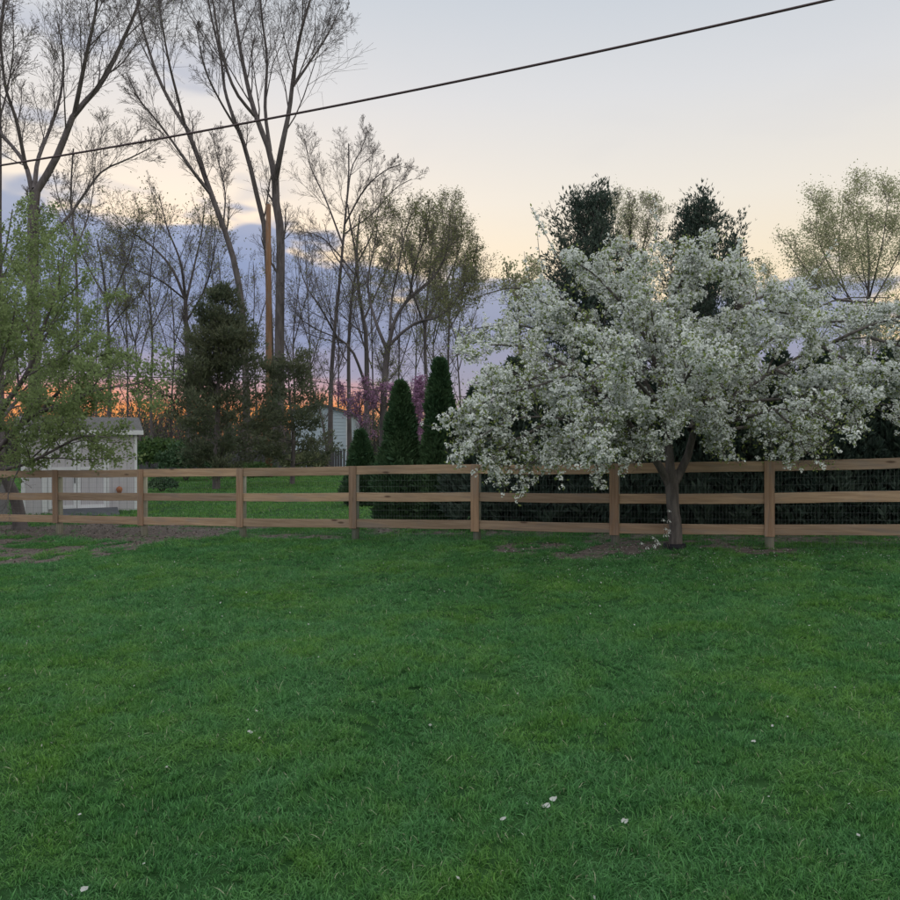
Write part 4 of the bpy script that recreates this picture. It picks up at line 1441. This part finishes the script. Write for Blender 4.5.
limbs += [
    blimb([(820, 346, 0.2), (850, 362, -0.3), (885, 378, -0.6), (915, 395, -0.7)], 0.03, 0.010),
    blimb([(790, 325, 1.2), (835, 322, 0.6), (885, 322, 0.3), (925, 335, 0.2)], 0.03, 0.010),
    blimb([(775, 370, 0.2), (810, 385, -0.5), (840, 395, -1.0), (862, 412, -1.2)], 0.03, 0.010),
    blimb([(602, 330, 0.5), (560, 335, 0.0), (515, 325, -0.4), (465, 330, -0.6)], 0.03, 0.010),
    blimb([(575, 372, -0.8), (540, 385, -1.5), (500, 395, -1.9), (470, 410, -2.1)], 0.03, 0.010),
    blimb([(600, 430, -0.9), (570, 442, -1.3), (545, 455, -1.6), (520, 470, -1.8)], 0.028, 0.010),
    blimb([(556, 418, -1.5), (530, 432, -1.6), (505, 446, -1.7), (486, 462, -1.8)], 0.028, 0.010),
    blimb([(825, 345, 0.2), (880, 322, 0.0), (935, 312, -0.1), (985, 325, -0.2)], 0.03, 0.010),
    blimb([(836, 300, 1.4), (890, 306, 0.8), (940, 320, 0.4), (980, 345, 0.2)], 0.03, 0.010),
    blimb([(870, 338, 0.2), (910, 350, -0.4), (950, 372, -0.7), (985, 400, -0.9)], 0.028, 0.010),
    blimb([(694, 432), (740, 428, 0.5), (800, 415, 0.8), (860, 405, 0.9), (915, 405, 1.0)], 0.04, 0.010),
    blimb([(730, 402, 0.1), (790, 398, -0.4), (850, 385, -0.7), (905, 378, -0.8)], 0.035, 0.010),
    blimb([(775, 410, -1.5), (790, 425, -1.6), (800, 440, -1.7), (806, 455, -1.7)], 0.022, 0.008),
    blimb([(735, 310, -0.5), (765, 296, 0.0), (800, 290, 0.3), (840, 288, 0.5)], 0.028, 0.010),
    blimb([(655, 420, -0.1), (650, 425, -0.7), (648, 440, -1.2), (640, 462, -1.6)], 0.026, 0.008),
    blimb([(696, 420, -0.1), (706, 425, -0.6), (718, 438, -1.0), (724, 456, -1.3)], 0.026, 0.008),
    blimb([(625, 420, -0.3), (612, 432, -0.8), (602, 448, -1.1), (596, 466, -1.3)], 0.024, 0.008),
    blimb([(668, 400, 0.1), (672, 395, -0.6), (674, 402, -1.2), (672, 420, -1.6)], 0.024, 0.008),
    blimb([(660, 385, 0.2), (668, 335, 0.3), (672, 290, 0.2), (670, 255, 0.2)], 0.035, 0.010),
    blimb([(652, 350, 0.1), (640, 318, 0.7), (610, 285, 1.0), (585, 265, 1.1)], 0.035, 0.010),
    blimb([(660, 380, 0.1), (655, 340, -0.8), (650, 305, -1.2), (645, 280, -1.4)], 0.035, 0.010),
    blimb([(640, 375, 0.3), (605, 345, -0.6), (570, 318, -0.9), (538, 300, -1.0)], 0.032, 0.010),
    blimb([(706, 395, -0.2), (730, 360, -1.1), (752, 335, -1.5), (772, 325, -1.7)], 0.032, 0.010),
    blimb([(690, 265, -0.6), (705, 268, -0.2), (722, 272, 0.0), (738, 280, 0.1)], 0.022, 0.009),
]
PP = np.stack([l[0] for l in limbs])
PR = np.stack([l[1] for l in limbs])
PR = PR * np.linspace(1.0, 0.62, PR.shape[1])[None, :] * 0.88
C1, R1 = spawn(PP, PR, 9, 0.22, 0.99, (28, 58), 0.33, 7, 0.5, 0.14, 0.015, rmin=0.006, lmin=0.35)
C2, R2 = spawn(C1, R1, 8, 0.12, 0.98, (28, 62), 0.42, 5, 0.55, 0.16, 0.02, rmin=0.0035, lmin=0.16)
C3, R3 = spawn(C2, R2, 3, 0.2, 0.95, (30, 65), 0.55, 2, 0.7, 0.16, 0.03, rmin=0.0028, lmin=0.08)
# long wands that stand clear of the crown
wands = [blimb([(560, 262, -0.4), (548, 240, -0.4), (538, 222, -0.4), (530, 208, -0.4)], 0.008, 0.003),
         blimb([(650, 262, 0), (656, 235, 0), (655, 212, 0), (651, 194, 0)], 0.008, 0.003),
         blimb([(790, 305, 1.0), (806, 284, 0.9), (822, 262, 0.8), (836, 240, 0.8)], 0.010, 0.004),
         blimb([(738, 300, -0.4), (740, 275, -0.4), (739, 252, -0.4), (738, 240, -0.4)], 0.008, 0.003),
         blimb([(545, 275, 0.2), (540, 258, 0.2), (538, 245, 0.2), (537, 232, 0.2)], 0.007, 0.003),
         blimb([(535, 290, 0.4), (528, 275, 0.4), (525, 262, 0.4), (524, 252, 0.4)], 0.007, 0.003),
         blimb([(545, 470, -1.5), (534, 482, -1.7), (524, 492, -1.8), (516, 503, -1.9)], 0.006, 0.003),
         blimb([(500, 452, -1.7), (488, 462, -1.8), (478, 470, -1.9), (470, 478, -2.0)], 0.006, 0.003),
         blimb([(470, 425, -1.5), (455, 424, -1.6), (440, 428, -1.6), (420, 424, -1.6)], 0.006, 0.003),
         blimb([(700, 270, -0.5), (706, 255, -0.5), (705, 240, -0.5), (703, 228, -0.5)], 0.007, 0.003)]
WP = np.stack([w[0] for w in wands])
WR = np.stack([w[1] for w in wands])


def inside(p):
    """crown outline: a broad dome, flat-bottomed and open round the trunk"""
    q = p + base
    k = F / q[:, 1]
    # world-size envelope about the crown centre
    ex = (q[:, 0] - (bx0 + 0.75)) / 4.55
    ey = (q[:, 1] - BY) / 3.3
    ez = q[:, 2] - 1.35
    top = (2.9 + 0.5 * np.exp(-((q[:, 0] - bx0 + 0.45) / 1.3) ** 2)) * np.sqrt(np.clip(1 - (np.abs(ex) ** 4.4 + np.abs(ey) ** 2.4), 0, 1))
    top = top * (1 - 0.10 * sstep(1.0, 2.2, q[:, 0] - bx0))
    rad = np.sqrt((q[:, 0] - bx0) ** 2 + (q[:, 1] - BY) ** 2)
    bottom = 0.06 - 0.20 * sstep(0.6, 2.2, rad) - 0.34 * sstep(0.5, 1.8, bx0 - q[:, 0]) + 0.36 * sstep(2.0, 3.6, q[:, 0] - bx0)
    return (ez < top) & (ez > bottom) & (np.abs(ex) ** 4.4 + np.abs(ey) ** 2.4 < 1.0)


def cull(C, R):
    ok = inside(C[:, -1]) & inside(C[:, (len(C[0]) - 1) // 2 + (len(C[0]) == 2) * 0])
    return C[ok], R[ok]


C1, R1 = cull(C1, R1)
C2, R2 = cull(C2, R2)
C3, R3 = cull(C3, R3)
TR = TR * 0.88
V, Q = join([tube_arrays(TP[None], TR[None], 16), tube_arrays(PP, PR, 9)])
mesh_obj('trunk', V, Q, M['bark_pear'], pear)
V, Q = join([tube_arrays(C1, R1, 5), tube_arrays(C2, R2, 3), tube_arrays(C3, R3, 3), tube_arrays(WP, WR, 4)])
branches = mesh_obj('crown', V, Q, M['bark_pear'], pear)

# one flower cluster: a dome of small five-petalled flowers
def cluster_template(nf, rad):
    Vt, Ft = [], []
    for k in range(nf):
        z = 1 - (k + 0.5) / nf * 1.05
        a = k * 2.39996
        rxy = math.sqrt(max(0, 1 - z * z))
        nrm = norm(np.array([rxy * math.cos(a), rxy * math.sin(a), z + 0.15]) + rng.normal(0, 0.25, 3))
        c = nrm * rad * (0.8 + 0.35 * rng.random())
        u = norm(np.cross(nrm, rng.normal(size=3)))
        w = np.cross(nrm, u)
        fr = 0.0175 * (0.85 + 0.3 * rng.random())
        b0 = len(Vt)
        Vt.append(c - nrm * fr * 0.3)
        for q in range(5):
            al = q * 2 * math.pi / 5
            Vt.append(c + fr * (math.cos(al) * u + math.sin(al) * w) + nrm * fr * rng.uniform(-0.1, 0.25))
        for q in range(5):
            Ft.append((b0, b0 + 1 + q, b0 + 1 + (q + 1) % 5))
    return np.array(Vt), np.array(Ft)


tmpl = [cluster_template(nf, rad) for nf, rad in ((6, 0.036), (7, 0.040), (5, 0.032), (8, 0.042), (6, 0.034), (4, 0.026))]
NA = 12500
pa, da = pts_on(C3, int(NA * 0.55), 0.25)
pb, db = pts_on(C2, int(NA * 0.33), 0.2)
pc_, dc_ = pts_on(PP, 1500, 0.3)
pd_, dd_ = pts_on(C1, 2000, 0.25)
pw, dw = pts_on(WP, 150, 0.05)
pos = np.concatenate([pa, pb, pc_ + rng.normal(0, 0.05, pc_.shape), pd_])
# flowers gather in clumps strung along the twigs, bare twig and shade between them
cl = fbm(pos[:, 0] * 2.0 + pos[:, 2] * 0.7, pos[:, 2] * 2.0 + pos[:, 1] * 0.8, 1.0, 11)
pos = pos[inside(pos) & (rng.random(len(pos)) < np.clip((cl - 0.30) * 5.0, 0.22, 1))]
rep_n = rng.integers(1, 5, len(pos))
pos = np.repeat(pos, rep_n, 0)
pos = pos + rng.normal(0, 0.034, pos.shape)
pos = np.concatenate([pos, pw + rng.normal(0, 0.018, pw.shape)])
# flowers sit on the light-facing side of the spur
n = len(pos)
upd = norm(rng.normal(0, 0.55, (n, 3)) + np.array([0, -0.15, 0.9]))
uu = norm(np.cross(upd, rand_dirs(n)))
ww = np.cross(upd, uu)
Rm = np.stack([uu, ww, upd], 2)
sc = 0.58 + 0.5 * rng.random(n)
bo = scatter_instances('blossom', pos, euler_of(Rm), np.repeat(sc[:, None], 3, 1), rng.integers(0, len(tmpl), n), tmpl, M['petal'], branches)
bo['kind'] = 'stuff'
# young leaves between the flowers
lp = np.concatenate([pos[rng.integers(0, n, 21000)], pts_on(C3, 17000, 0.3)[0], pw])
lp = lp + rng.normal(0, 0.03, lp.shape)
V, Q = leaf_arrays(lp, 0.046 * (0.6 + 0.8 * rng.random(len(lp))), 0.5, bias=(0, 0, 0.5), fold=0.1)
lo = mesh_obj('leaves', V, Q, M['pear_leaf'], branches, smooth=False)
lo['kind'] = 'stuff'
mb = MB()
mb.lathe([(0.135, -0.03), (0.172, -0.02), (0.168, 0.05), (0.160, 0.095), (0.128, 0.10)], k=20, wob=0.03)
mb.build('trunk_guard', M['guard'], pear, True)
# sucker shoots in flower at the foot
mb = MB()
sh = []
for k, (px, py, d) in enumerate(((668, 512, -0.16), (664, 522, -0.18), (652, 540, -0.2), (641, 546, -0.22))):
    p0 = np.array([-0.10 - 0.02 * k, -0.10, 0.0])
    p1 = bl(px, py, d)
    pts = resample([p0, (p0 + p1) / 2 + np.array([-0.02, -0.03, 0.03]), p1], 5)
    mb.tube(pts, np.linspace(0.006, 0.003, 5), 5)
    for j in range(4):
        sh.append(pts[2 + j % 3] + rng.normal(0, 0.02, 3))
so = mb.build('sucker_shoots', M['bark_pear'], pear, True)
sv, sf, off = [], [], 0
for p in sh:
    tv, tf = tmpl[int(rng.integers(0, 3))]
    sv.append(tv * 0.75 + p)
    sf.append(tf + off)
    off += len(tv)
mesh_obj('sucker_blossom', np.concatenate(sv), np.concatenate(sf), M['petal'], so, smooth=False)

# ================================================================== shed
SY = 23.0
sx0, sx1 = (22 - 450) / F * SY, (139 - 450) / F * SY
SYAW = math.atan2(-(sx0 + sx1) / 2, SY) + 0.02
SK = math.cos(SYAW)
szg = float(gz((sx0 + sx1) / 2, SY)) - 0.02
stop = CAMZ + (HOR - 431) / F * SY
shed = thing('garden_shed', 'grey-mauve garden shed with white trim and double doors behind the fence', 'shed', ((sx0 + sx1) / 2, SY, szg), rz=SYAW)
hw = (sx1 - sx0) / 2 * SK
hgt_ = stop - szg


def sx(px):
    return ((px - 450) / F * SY - (sx0 + sx1) / 2) * SK


def sz(py):
    return CAMZ + (HOR - py) / F * SY - szg


mb = MB()
dep = 2.6
rdg = hgt_ + 0.36
mb.box((-hw, 0, 0), (hw, dep, hgt_))
# gable ends
for s in (-hw, hw - 0.06):
    mb.add([(s, 0, hgt_), (s, dep, hgt_), (s, dep / 2, rdg), (s + 0.06, 0, hgt_), (s + 0.06, dep, hgt_), (s + 0.06, dep / 2, rdg)],
           [(0, 1, 4, 3), (1, 2, 5, 4), (2, 0, 3, 5)], [(0, 2, 1), (3, 4, 5)])
wall = mb.build('wall', M['shed_wall'], shed)
mb = MB()
t_ = 0.05
ov = 0.16
sl = 0.36 / (dep / 2)
for sgn in (0, 1):
    ya, yb = (-ov, dep / 2) if sgn == 0 else (dep + ov, dep / 2)
    za, zb = hgt_ - ov * sl, rdg
    mb.add([(-hw - ov, ya, za + 0.02), (hw + ov, ya, za + 0.02), (hw + ov, yb, zb + 0.02), (-hw - ov, yb, zb + 0.02),
            (-hw - ov, ya, za + 0.02 + t_), (hw + ov, ya, za + 0.02 + t_), (hw + ov, yb, zb + 0.02 + t_), (-hw - ov, yb, zb + 0.02 + t_)],
           [(0, 1, 2, 3), (7, 6, 5, 4), (0, 4, 5, 1), (1, 5, 6, 2), (2, 6, 7, 3), (3, 7, 4, 0)])
roof = mb.build('roof', M['shingle'], shed)
mb = MB()
mb.box((-hw - ov - 0.004, -ov - 0.03, hgt_ - ov * sl - 0.06), (hw + ov + 0.004, -ov - 0.004, hgt_ - ov * sl + 0.065), 0.004)
mb.build('fascia_board', M['trim'], roof)


def trim(x0, x1, z0, z1, name='trim_board', y=-0.022, parent=shed):
    mb = MB()
    mb.box((x0, y, z0), (x1, -0.001, z1), 0.003)
    return mb.build(name, M['trim'], parent)


trim(-hw - 0.004, sx(26), 0.02, hgt_ - 0.06)
trim(sx(136), hw + 0.004, 0.02, hgt_ - 0.06)
trim(sx(42), sx(47.5), 0.06, sz(440))
trim(sx(107.5), sx(109.5), 0.06, sz(440))
for (a_, b_) in ((48, 76.4), (76.9, 107)):
    dr = thing('door', None, None, (0, 0, 0))
    dr.parent = shed
    mb = MB()
    mb.box((sx(a_), -0.028, 0.14), (sx(b_), -0.003, sz(441)), 0.003)
    mb.build('door_panel', M['shed_wall'], dr)
    st_w = 0.085
    for (xa, xb) in ((sx(a_), sx(a_) + st_w), (sx(b_) - st_w, sx(b_))):
        trim(xa + 0.001, xb - 0.001, 0.145, sz(441.4), 'door_stile', -0.045, dr)
    for (za, zb) in ((0.146, 0.24), (sz(470), sz(467)), (sz(444.5), sz(441.4) - 0.002)):
        trim(sx(a_) + st_w + 0.001, sx(b_) - st_w - 0.001, za, zb, 'door_rail', -0.043, dr)
mb = MB()
mb.box((sx(74), -0.075, sz(483)), (sx(75), -0.046, sz(477)), 0.003)
mb.build('latch', M['metal'], shed)
mb = MB()
# ramp boards
rp = thing('ramp', None, None, (0, 0, 0))
rp.parent = shed
for k in range(8):
    y0 = -0.05 - k * 0.15
    z0 = 0.15 - k * 0.019
    mb = MB()
    mb.box((sx(62), y0 - 0.145, z0 - 0.05), (sx(118), y0, z0), 0.004)
    mb.build('ramp_board', M['ramp'], rp)
mb = MB()
mb.box((sx(77), -0.064, 0.10), (sx(105), -0.047, 0.145 + 0.03), 0.003)
mb.build('threshold', M['trim'], shed)

orn = thing('wall_ornament', 'small round terracotta ornament on the shed wall right of its doors', 'ornament', ((sx0 + sx1) / 2 + math.cos(SYAW) * sx(120) + 0.005 * math.sin(SYAW), SY + math.sin(SYAW) * sx(120) - 0.005, sz(490) + szg), rz=SYAW)
mb = MB()
mb.lathe([(0.0, -0.11), (0.05, -0.105), (0.072, -0.05), (0.085, 0.0), (0.07, 0.05), (0.03, 0.075), (0.0, 0.08)], c=(0, -0.09, 0), k=14)
mb.build('pot', M['terracotta'], orn, True)
mb = MB()
mb.box((-0.012, -0.09, 0.06), (0.012, 0.0, 0.085), 0.002)
mb.build('hook', M['metal'], orn)

# a length of dog-eared picket fence past the shed
pk = thing('picket_fence', 'weathered grey dog-eared pickets behind the near green tree\'s trunk', 'fence', ((-8 - 450) / F * 20.5, 20.5, float(gz(-11.4, 20.5))))
for k in range(8):
    mb = MB()
    x0 = 0.21 + 0.18 - 0.205 * (k + 1)
    h = 0.98 + random.uniform(-0.02, 0.02)
    mb.prism([(x0, 0.02), (x0 + 0.19, 0.02), (x0 + 0.19, h - 0.06), (x0 + 0.145, h), (x0 + 0.045, h), (x0, h - 0.06)], -0.012, 0.012)
    mb.build('picket', M['picket'], pk)
for z_ in (0.25, 0.75):
    mb = MB()
    mb.box((-1.26, 0.0125, z_), (0.38, 0.05, z_ + 0.09), 0.003)
    mb.build('backing_rail', M['picket'], pk)

# ================================================================== stockade fence and house far back
kY = 48.0
kx0, kx1 = (140 - 450) / F * kY, (344 - 450) / F * kY
stk = thing('stockade_fence', 'low weathered grey stockade fence across the far end of the lawn', 'fence', ((kx0 + kx1) / 2, kY, -0.42))
npan = 5
pw_ = (kx1 - kx0) / npan
for k in range(npan):
    mb = MB()
    for j in range(int(pw_ / 0.15)):
        x0 = kx0 + k * pw_ + 0.04 + j * 0.15 - (kx0 + kx1) / 2
        h = 1.40 + random.uniform(-0.02, 0.02) + 0.05 * math.sin(k * 1.7)
        mb.prism([(x0, 0.03), (x0 + 0.135, 0.03), (x0 + 0.135, h - 0.05), (x0 + 0.067, h), (x0, h - 0.05)], -0.01 + random.uniform(-0.006, 0.006), 0.012)
    pn = mb.build('picket_panel', M['stockade'], stk)
    pn['kind'] = 'stuff'
for k in range(npan + 1):
    mb = MB()
    x0 = kx0 + k * pw_ - (kx0 + kx1) / 2
    mb.box((x0 - 0.05, -0.03, -0.2), (x0 + 0.05, 0.08, 1.5), 0.006)
    mb.build('post', M['stockade'], stk)

hY = 60.0
hxl, hxr = (292 - 450) / F * hY, (347 - 450) / F * hY
hc = (hxl + hxr) / 2
house = thing('house', 'pale blue sided house gable seen behind the cedars', 'house', (hc, hY, -0.45))
hw2 = (hxr - hxl) / 2
he = CAMZ + (HOR - 413) / F * hY + 0.45
hr = CAMZ + (HOR - 405) / F * hY + 0.45
mb = MB()
z = 0.0
# lapped courses of siding, each its own step
while z < hr - 0.05:
    z1 = min(z + 0.24, hr - 0.02)
    def half(zv):
        return hw2 if zv <= he else hw2 * max(0.02, (hr - zv) / (hr - he))
    a0, a1 = half(z), half(z1)
    mb.add([(-a0, -0.03, z), (a0, -0.03, z), (a1, 0.0, z1), (-a1, 0.0, z1), (-a0, 0.05, z), (a0, 0.05, z), (a1, 0.05, z1), (-a1, 0.05, z1)],
           [(0, 1, 2, 3), (0, 4, 5, 1), (3, 2, 6, 7), (1, 5, 6, 2), (0, 3, 7, 4)])
    z = z1
sd = mb.build('siding', M['house_wall'], house)
mb = MB()
mb.prism([(-hw2 + 0.01, 0), (hw2 - 0.01, 0), (hw2 - 0.01, he), (0, hr - 0.03), (-hw2 + 0.01, he)], 0.051, 9.0)
mb.build('wall', M['house_wall'], house)
mb = MB()
for s in (-1, 1):
    a = [(0, hr + 0.02), (s * (hw2 + 0.35), he - 0.35 * (hr - he) / hw2 + 0.02), (s * (hw2 + 0.35), he - 0.35 * (hr - he) / hw2 + 0.17), (0, hr + 0.17)]
    mb.prism(a, -0.3, 9.3)
mb.build('roof', M['shingle'], house)
for s in (-1, 1):
    mb = MB()
    mb.box((s * hw2 - 0.06, -0.045, 0.0), (s * hw2 + 0.06, 0.06, he - 0.05), 0.004)
    mb.build('corner_board', M['trim'], house)
# ================================================================== utility pole and wires
pY = 44.0
pxx = (269 - 450) / F * pY
pz = float(gz(pxx, pY))
pole = thing('utility_pole', 'tall orange-brown wooden utility pole behind the cedars', 'utility pole', (pxx, pY, pz))
ph = at(268, 205, pY)[2] - pz
mb = MB()
mb.lathe([(0.0, -0.3), (0.19, -0.3), (0.175, ph * 0.3), (0.155, ph * 0.7), (0.135, ph - 0.02), (0.0, ph)], k=14)
mb.build('pole_shaft', M['pole'], pole, True)
mb = MB()
mb.lathe([(0.150, -0.05), (0.162, -0.04), (0.162, 0.04), (0.150, 0.05)], c=(0, 0, ph * 0.42), k=14)
mb.build('band', M['metal'], pole, True)
mb = MB()
mb.lathe([(0.015, 0), (0.045, 0.02), (0.03, 0.06), (0.05, 0.09), (0.03, 0.14), (0.0, 0.15)], c=(0, 0, ph - 0.02), k=10)
mb.build('insulator', M['insulator'], pole, True)


def wire(name, label, p0, p1, sag, r, n=40, cat='cable', group=None):
    t = np.linspace(0, 1, n)
    P = p0[None] * (1 - t)[:, None] + p1[None] * t[:, None]
    P[:, 2] -= sag * 4 * t * (1 - t)
    V, Q = tube_arrays(P[None], np.full((1, n), r), 6)
    o = mesh_obj(name, V, Q, M['cable'], None)
    return tag(o, label, cat, group)


# the service drop overhead: passes (0,168), (450,86), (857,0)
pa_, pb_ = at(-60, 176, 23.0), at(960, -28, 15.0)
wire('overhead_cable', 'thick black overhead cable crossing the sky from left to upper right', pa_, pb_, 0.25, 0.026, 60)
wire('telephone_wire', 'thin dark wire low across the sunset left of the cedar', at(100, 375, 43.9), at(266, 377, 43.9), 0.1, 0.028)
wire('telephone_wire', 'thin dark wire running right from the utility pole past the arborvitae', at(270, 372, 43.9), at(470, 397, 40), 0.25, 0.022)

# ================================================================== far thicket (one mass)
n = 1700
tx = rng.uniform(-0.62, 0.14, n)
ty = rng.uniform(64, 92, n)
X = tx * ty
hh = (2.2 + 5.0 * fbm(X, ty, 0.18, 40)) * (0.6 + 0.6 * rng.random(n))
P0 = np.stack([X, ty, np.full(n, -0.5)], 1)
dr_ = rng.normal(0, 0.22, (n, 2))
P1 = P0 + np.concatenate([dr_ * (hh * 0.5)[:, None], (hh * 0.55)[:, None]], 1)
P2 = P1 + np.concatenate([dr_ * (hh * 0.9)[:, None] + rng.normal(0, 0.15, (n, 2)), (hh * 0.45)[:, None]], 1)
P = np.stack([P0, P1, P2], 1)
V1, Q1 = tube_arrays(P, np.tile([0.05, 0.035, 0.02], (n, 1)), 3)
C, R = spawn(P, np.tile([0.05, 0.035, 0.02], (n, 1)), 4, 0.3, 0.98, (25, 60), 0.45, 3, 0.5, 0.15, 0.05, rmin=0.016)
V, Q = join([(V1, Q1), tube_arrays(C, R, 3)])
th_ = mesh_obj('distant_thicket', V, Q, BF)
tag(th_, 'far thicket of bare brush closing the view behind the yards', 'thicket', kind='stuff')
pos = np.concatenate([pts_on(C, 9000, 0.2)[0]])
pos += rng.normal(0, 0.25, pos.shape)
low = np.stack([rng.uniform(-0.62, 0.14, 9000), rng.uniform(66, 90, 9000), np.zeros(9000)], 1)
low[:, 0] *= low[:, 1]
low[:, 2] = -0.45 + rng.random(9000) ** 1.6 * (1.2 + 2.2 * fbm(low[:, 0], low[:, 1], 0.2, 44))
mist = np.stack([rng.uniform(-0.60, 0.06, 7500), rng.uniform(60, 88, 7500), np.zeros(7500)], 1)
mist[:, 0] *= mist[:, 1]
mist[:, 2] = 0.5 + 9.0 * rng.random(7500) ** 1.3 * np.clip(fbm(mist[:, 0], mist[:, 1], 0.16, 52) * 1.7 - 0.25, 0.1, 1)
pos = np.concatenate([pos, low, mist])
V, Q = leaf_arrays(pos, np.concatenate([np.full(18000, 0.30), np.full(7500, 0.17)]) * (0.6 + 0.8 * rng.random(len(pos))), 0.65, fold=0.1)
tl = mesh_obj('thicket_leaves', V, Q, M['thicket'], th_, smooth=False)

# ================================================================== ground litter
def scatter_leaves(name, label, cat, X, Y, size, mat, lift=0.01, flat=0.25):
    n = len(X)
    Z = gz(X, Y) + lift
    D = norm(np.stack([rng.normal(size=n), rng.normal(size=n), rng.normal(0, flat, n)], 1))
    S = norm(np.cross(D, np.array([0, 0, 1.0]) + rng.normal(0, flat, (n, 3))))
    p = np.stack([X, Y, Z], 1)
    s = (size * (0.6 + 0.8 * rng.random(n)))[:, None]
    N = norm(np.cross(S, D))
    a = p - D * s * 0.5
    c = p + D * s * 0.5 + N * s * 0.15
    b_ = p + S * s * 0.36 + N * s * 0.1
    d = p - S * s * 0.36 + N * s * 0.12
    V = np.stack([a, b_, c, d], 1).reshape(-1, 3)
    o = mesh_obj(name, V, np.arange(n * 4).reshape(n, 4), mat, smooth=False)
    return tag(o, label, cat, kind='stuff')


X = rng.uniform(-14, 8, 60000)
Y = rng.uniform(9.5, 20, 60000)
keep = rng.random(60000) < soil(X, Y) * 0.5
scatter_leaves('leaf_litter', 'brown leaf litter on the bare earth along the fence', 'leaf litter', X[keep], Y[keep], 0.036, M['litter'], 0.008, 0.4)
# petals: thick under the blossom tree, thin over the lawn
X1 = rng.normal(bx0, 2.0, 900)
Y1 = rng.normal(BY - 0.9, 1.1, 900)
yq = 2.6 + 10 * rng.random(230) ** 0.8
xq = rng.uniform(-0.58, 0.58, 230) * yq
X = np.concatenate([X1, xq])
Y = np.concatenate([Y1, yq])
szs = np.concatenate([np.full(900, 0.017), 0.013 + 0.0011 * yq])
ok = (Y < FA + FB * X - 0.1)
scatter_leaves('fallen_petals', 'small white petals scattered over the lawn', 'petals', X[ok], Y[ok], szs[ok], M['petal_fallen'], 0.03, 0.7)

# the few larger white scraps that can be picked out
for px, py, s, lab in ((544, 809, 0.036, 'white blossom scrap pair lying near the lower middle of the lawn'),
                       (247, 733, 0.034, 'white blossom scrap lying alone on the left half of the lawn'),
                       (623, 824, 0.032, 'upright white blossom scrap right of the scrap pair on the lawn'),
                       (501, 822, 0.028, 'dull white blossom scrap left of the scrap pair on the lawn'),
                       (753, 743, 0.026, 'white blossom scrap on the right half of the lawn'),
                       (79, 892, 0.030, 'curled pale scrap at the lower left corner of the lawn')):
    Yd = CAMZ * F / (py - HOR)
    Xd = (px - 450) / F * Yd
    z = float(gz(Xd, Yd)) + 0.03
    s *= 0.92
    Yd = (CAMZ - z) * F / (py - HOR)
    Xd = (px - 450) / F * Yd
    root = thing('fallen_blossom', lab, 'petal', (Xd, Yd, z), 'larger white scraps on the lawn')
    root.rotation_euler = (random.uniform(0.3, 0.7), random.uniform(-0.3, 0.3), random.uniform(-0.5, 0.5))
    for k in range(2 if lab.startswith('white blossom scrap pair') else 1):
        u = np.linspace(0, 1, 4)
        ox, oy = (k * s * 1.25, k * s * 0.55)
        jag = [random.uniform(0.65, 1.2) for _ in range(8)]
        wv = np.array([0.45, 0.9, 1.0, 0.55]) * s * random.uniform(0.30, 0.45)
        cx = u * s
        ang = random.uniform(-0.5, 0.7)
        curl = u ** 2 * s * random.uniform(0.05, 0.25) + k * s * 0.12
        V = []
        for i in range(4):
            for sg in (-1, 0, 1):
                x_, y_ = cx[i] - s * 0.1, sg * wv[i] * jag[i * 2 + (sg > 0)]
                V.append((ox + x_ * math.cos(ang) - y_ * math.sin(ang), oy + x_ * math.sin(ang) + y_ * math.cos(ang), curl[i] + abs(sg) * s * 0.16 * jag[i] + s * 0.1 * math.sin(i * 2.1 + k)))
        Q = [(i * 3 + j, i * 3 + j + 1, (i + 1) * 3 + j + 1, (i + 1) * 3 + j) for i in range(3) for j in range(2)]
        mesh_obj('petal', np.array(V), np.array(Q), M['petal_fallen'], root)

tris = sum(sum(len(p.vertices) - 2 for p in o.data.polygons) if len(o.data.polygons) < 2000 else len(o.data.loops) - 2 * len(o.data.polygons)
           for o in bpy.data.objects if o.type == 'MESH')
print('TRIANGLES', tris, 'OBJECTS', len(bpy.data.objects))
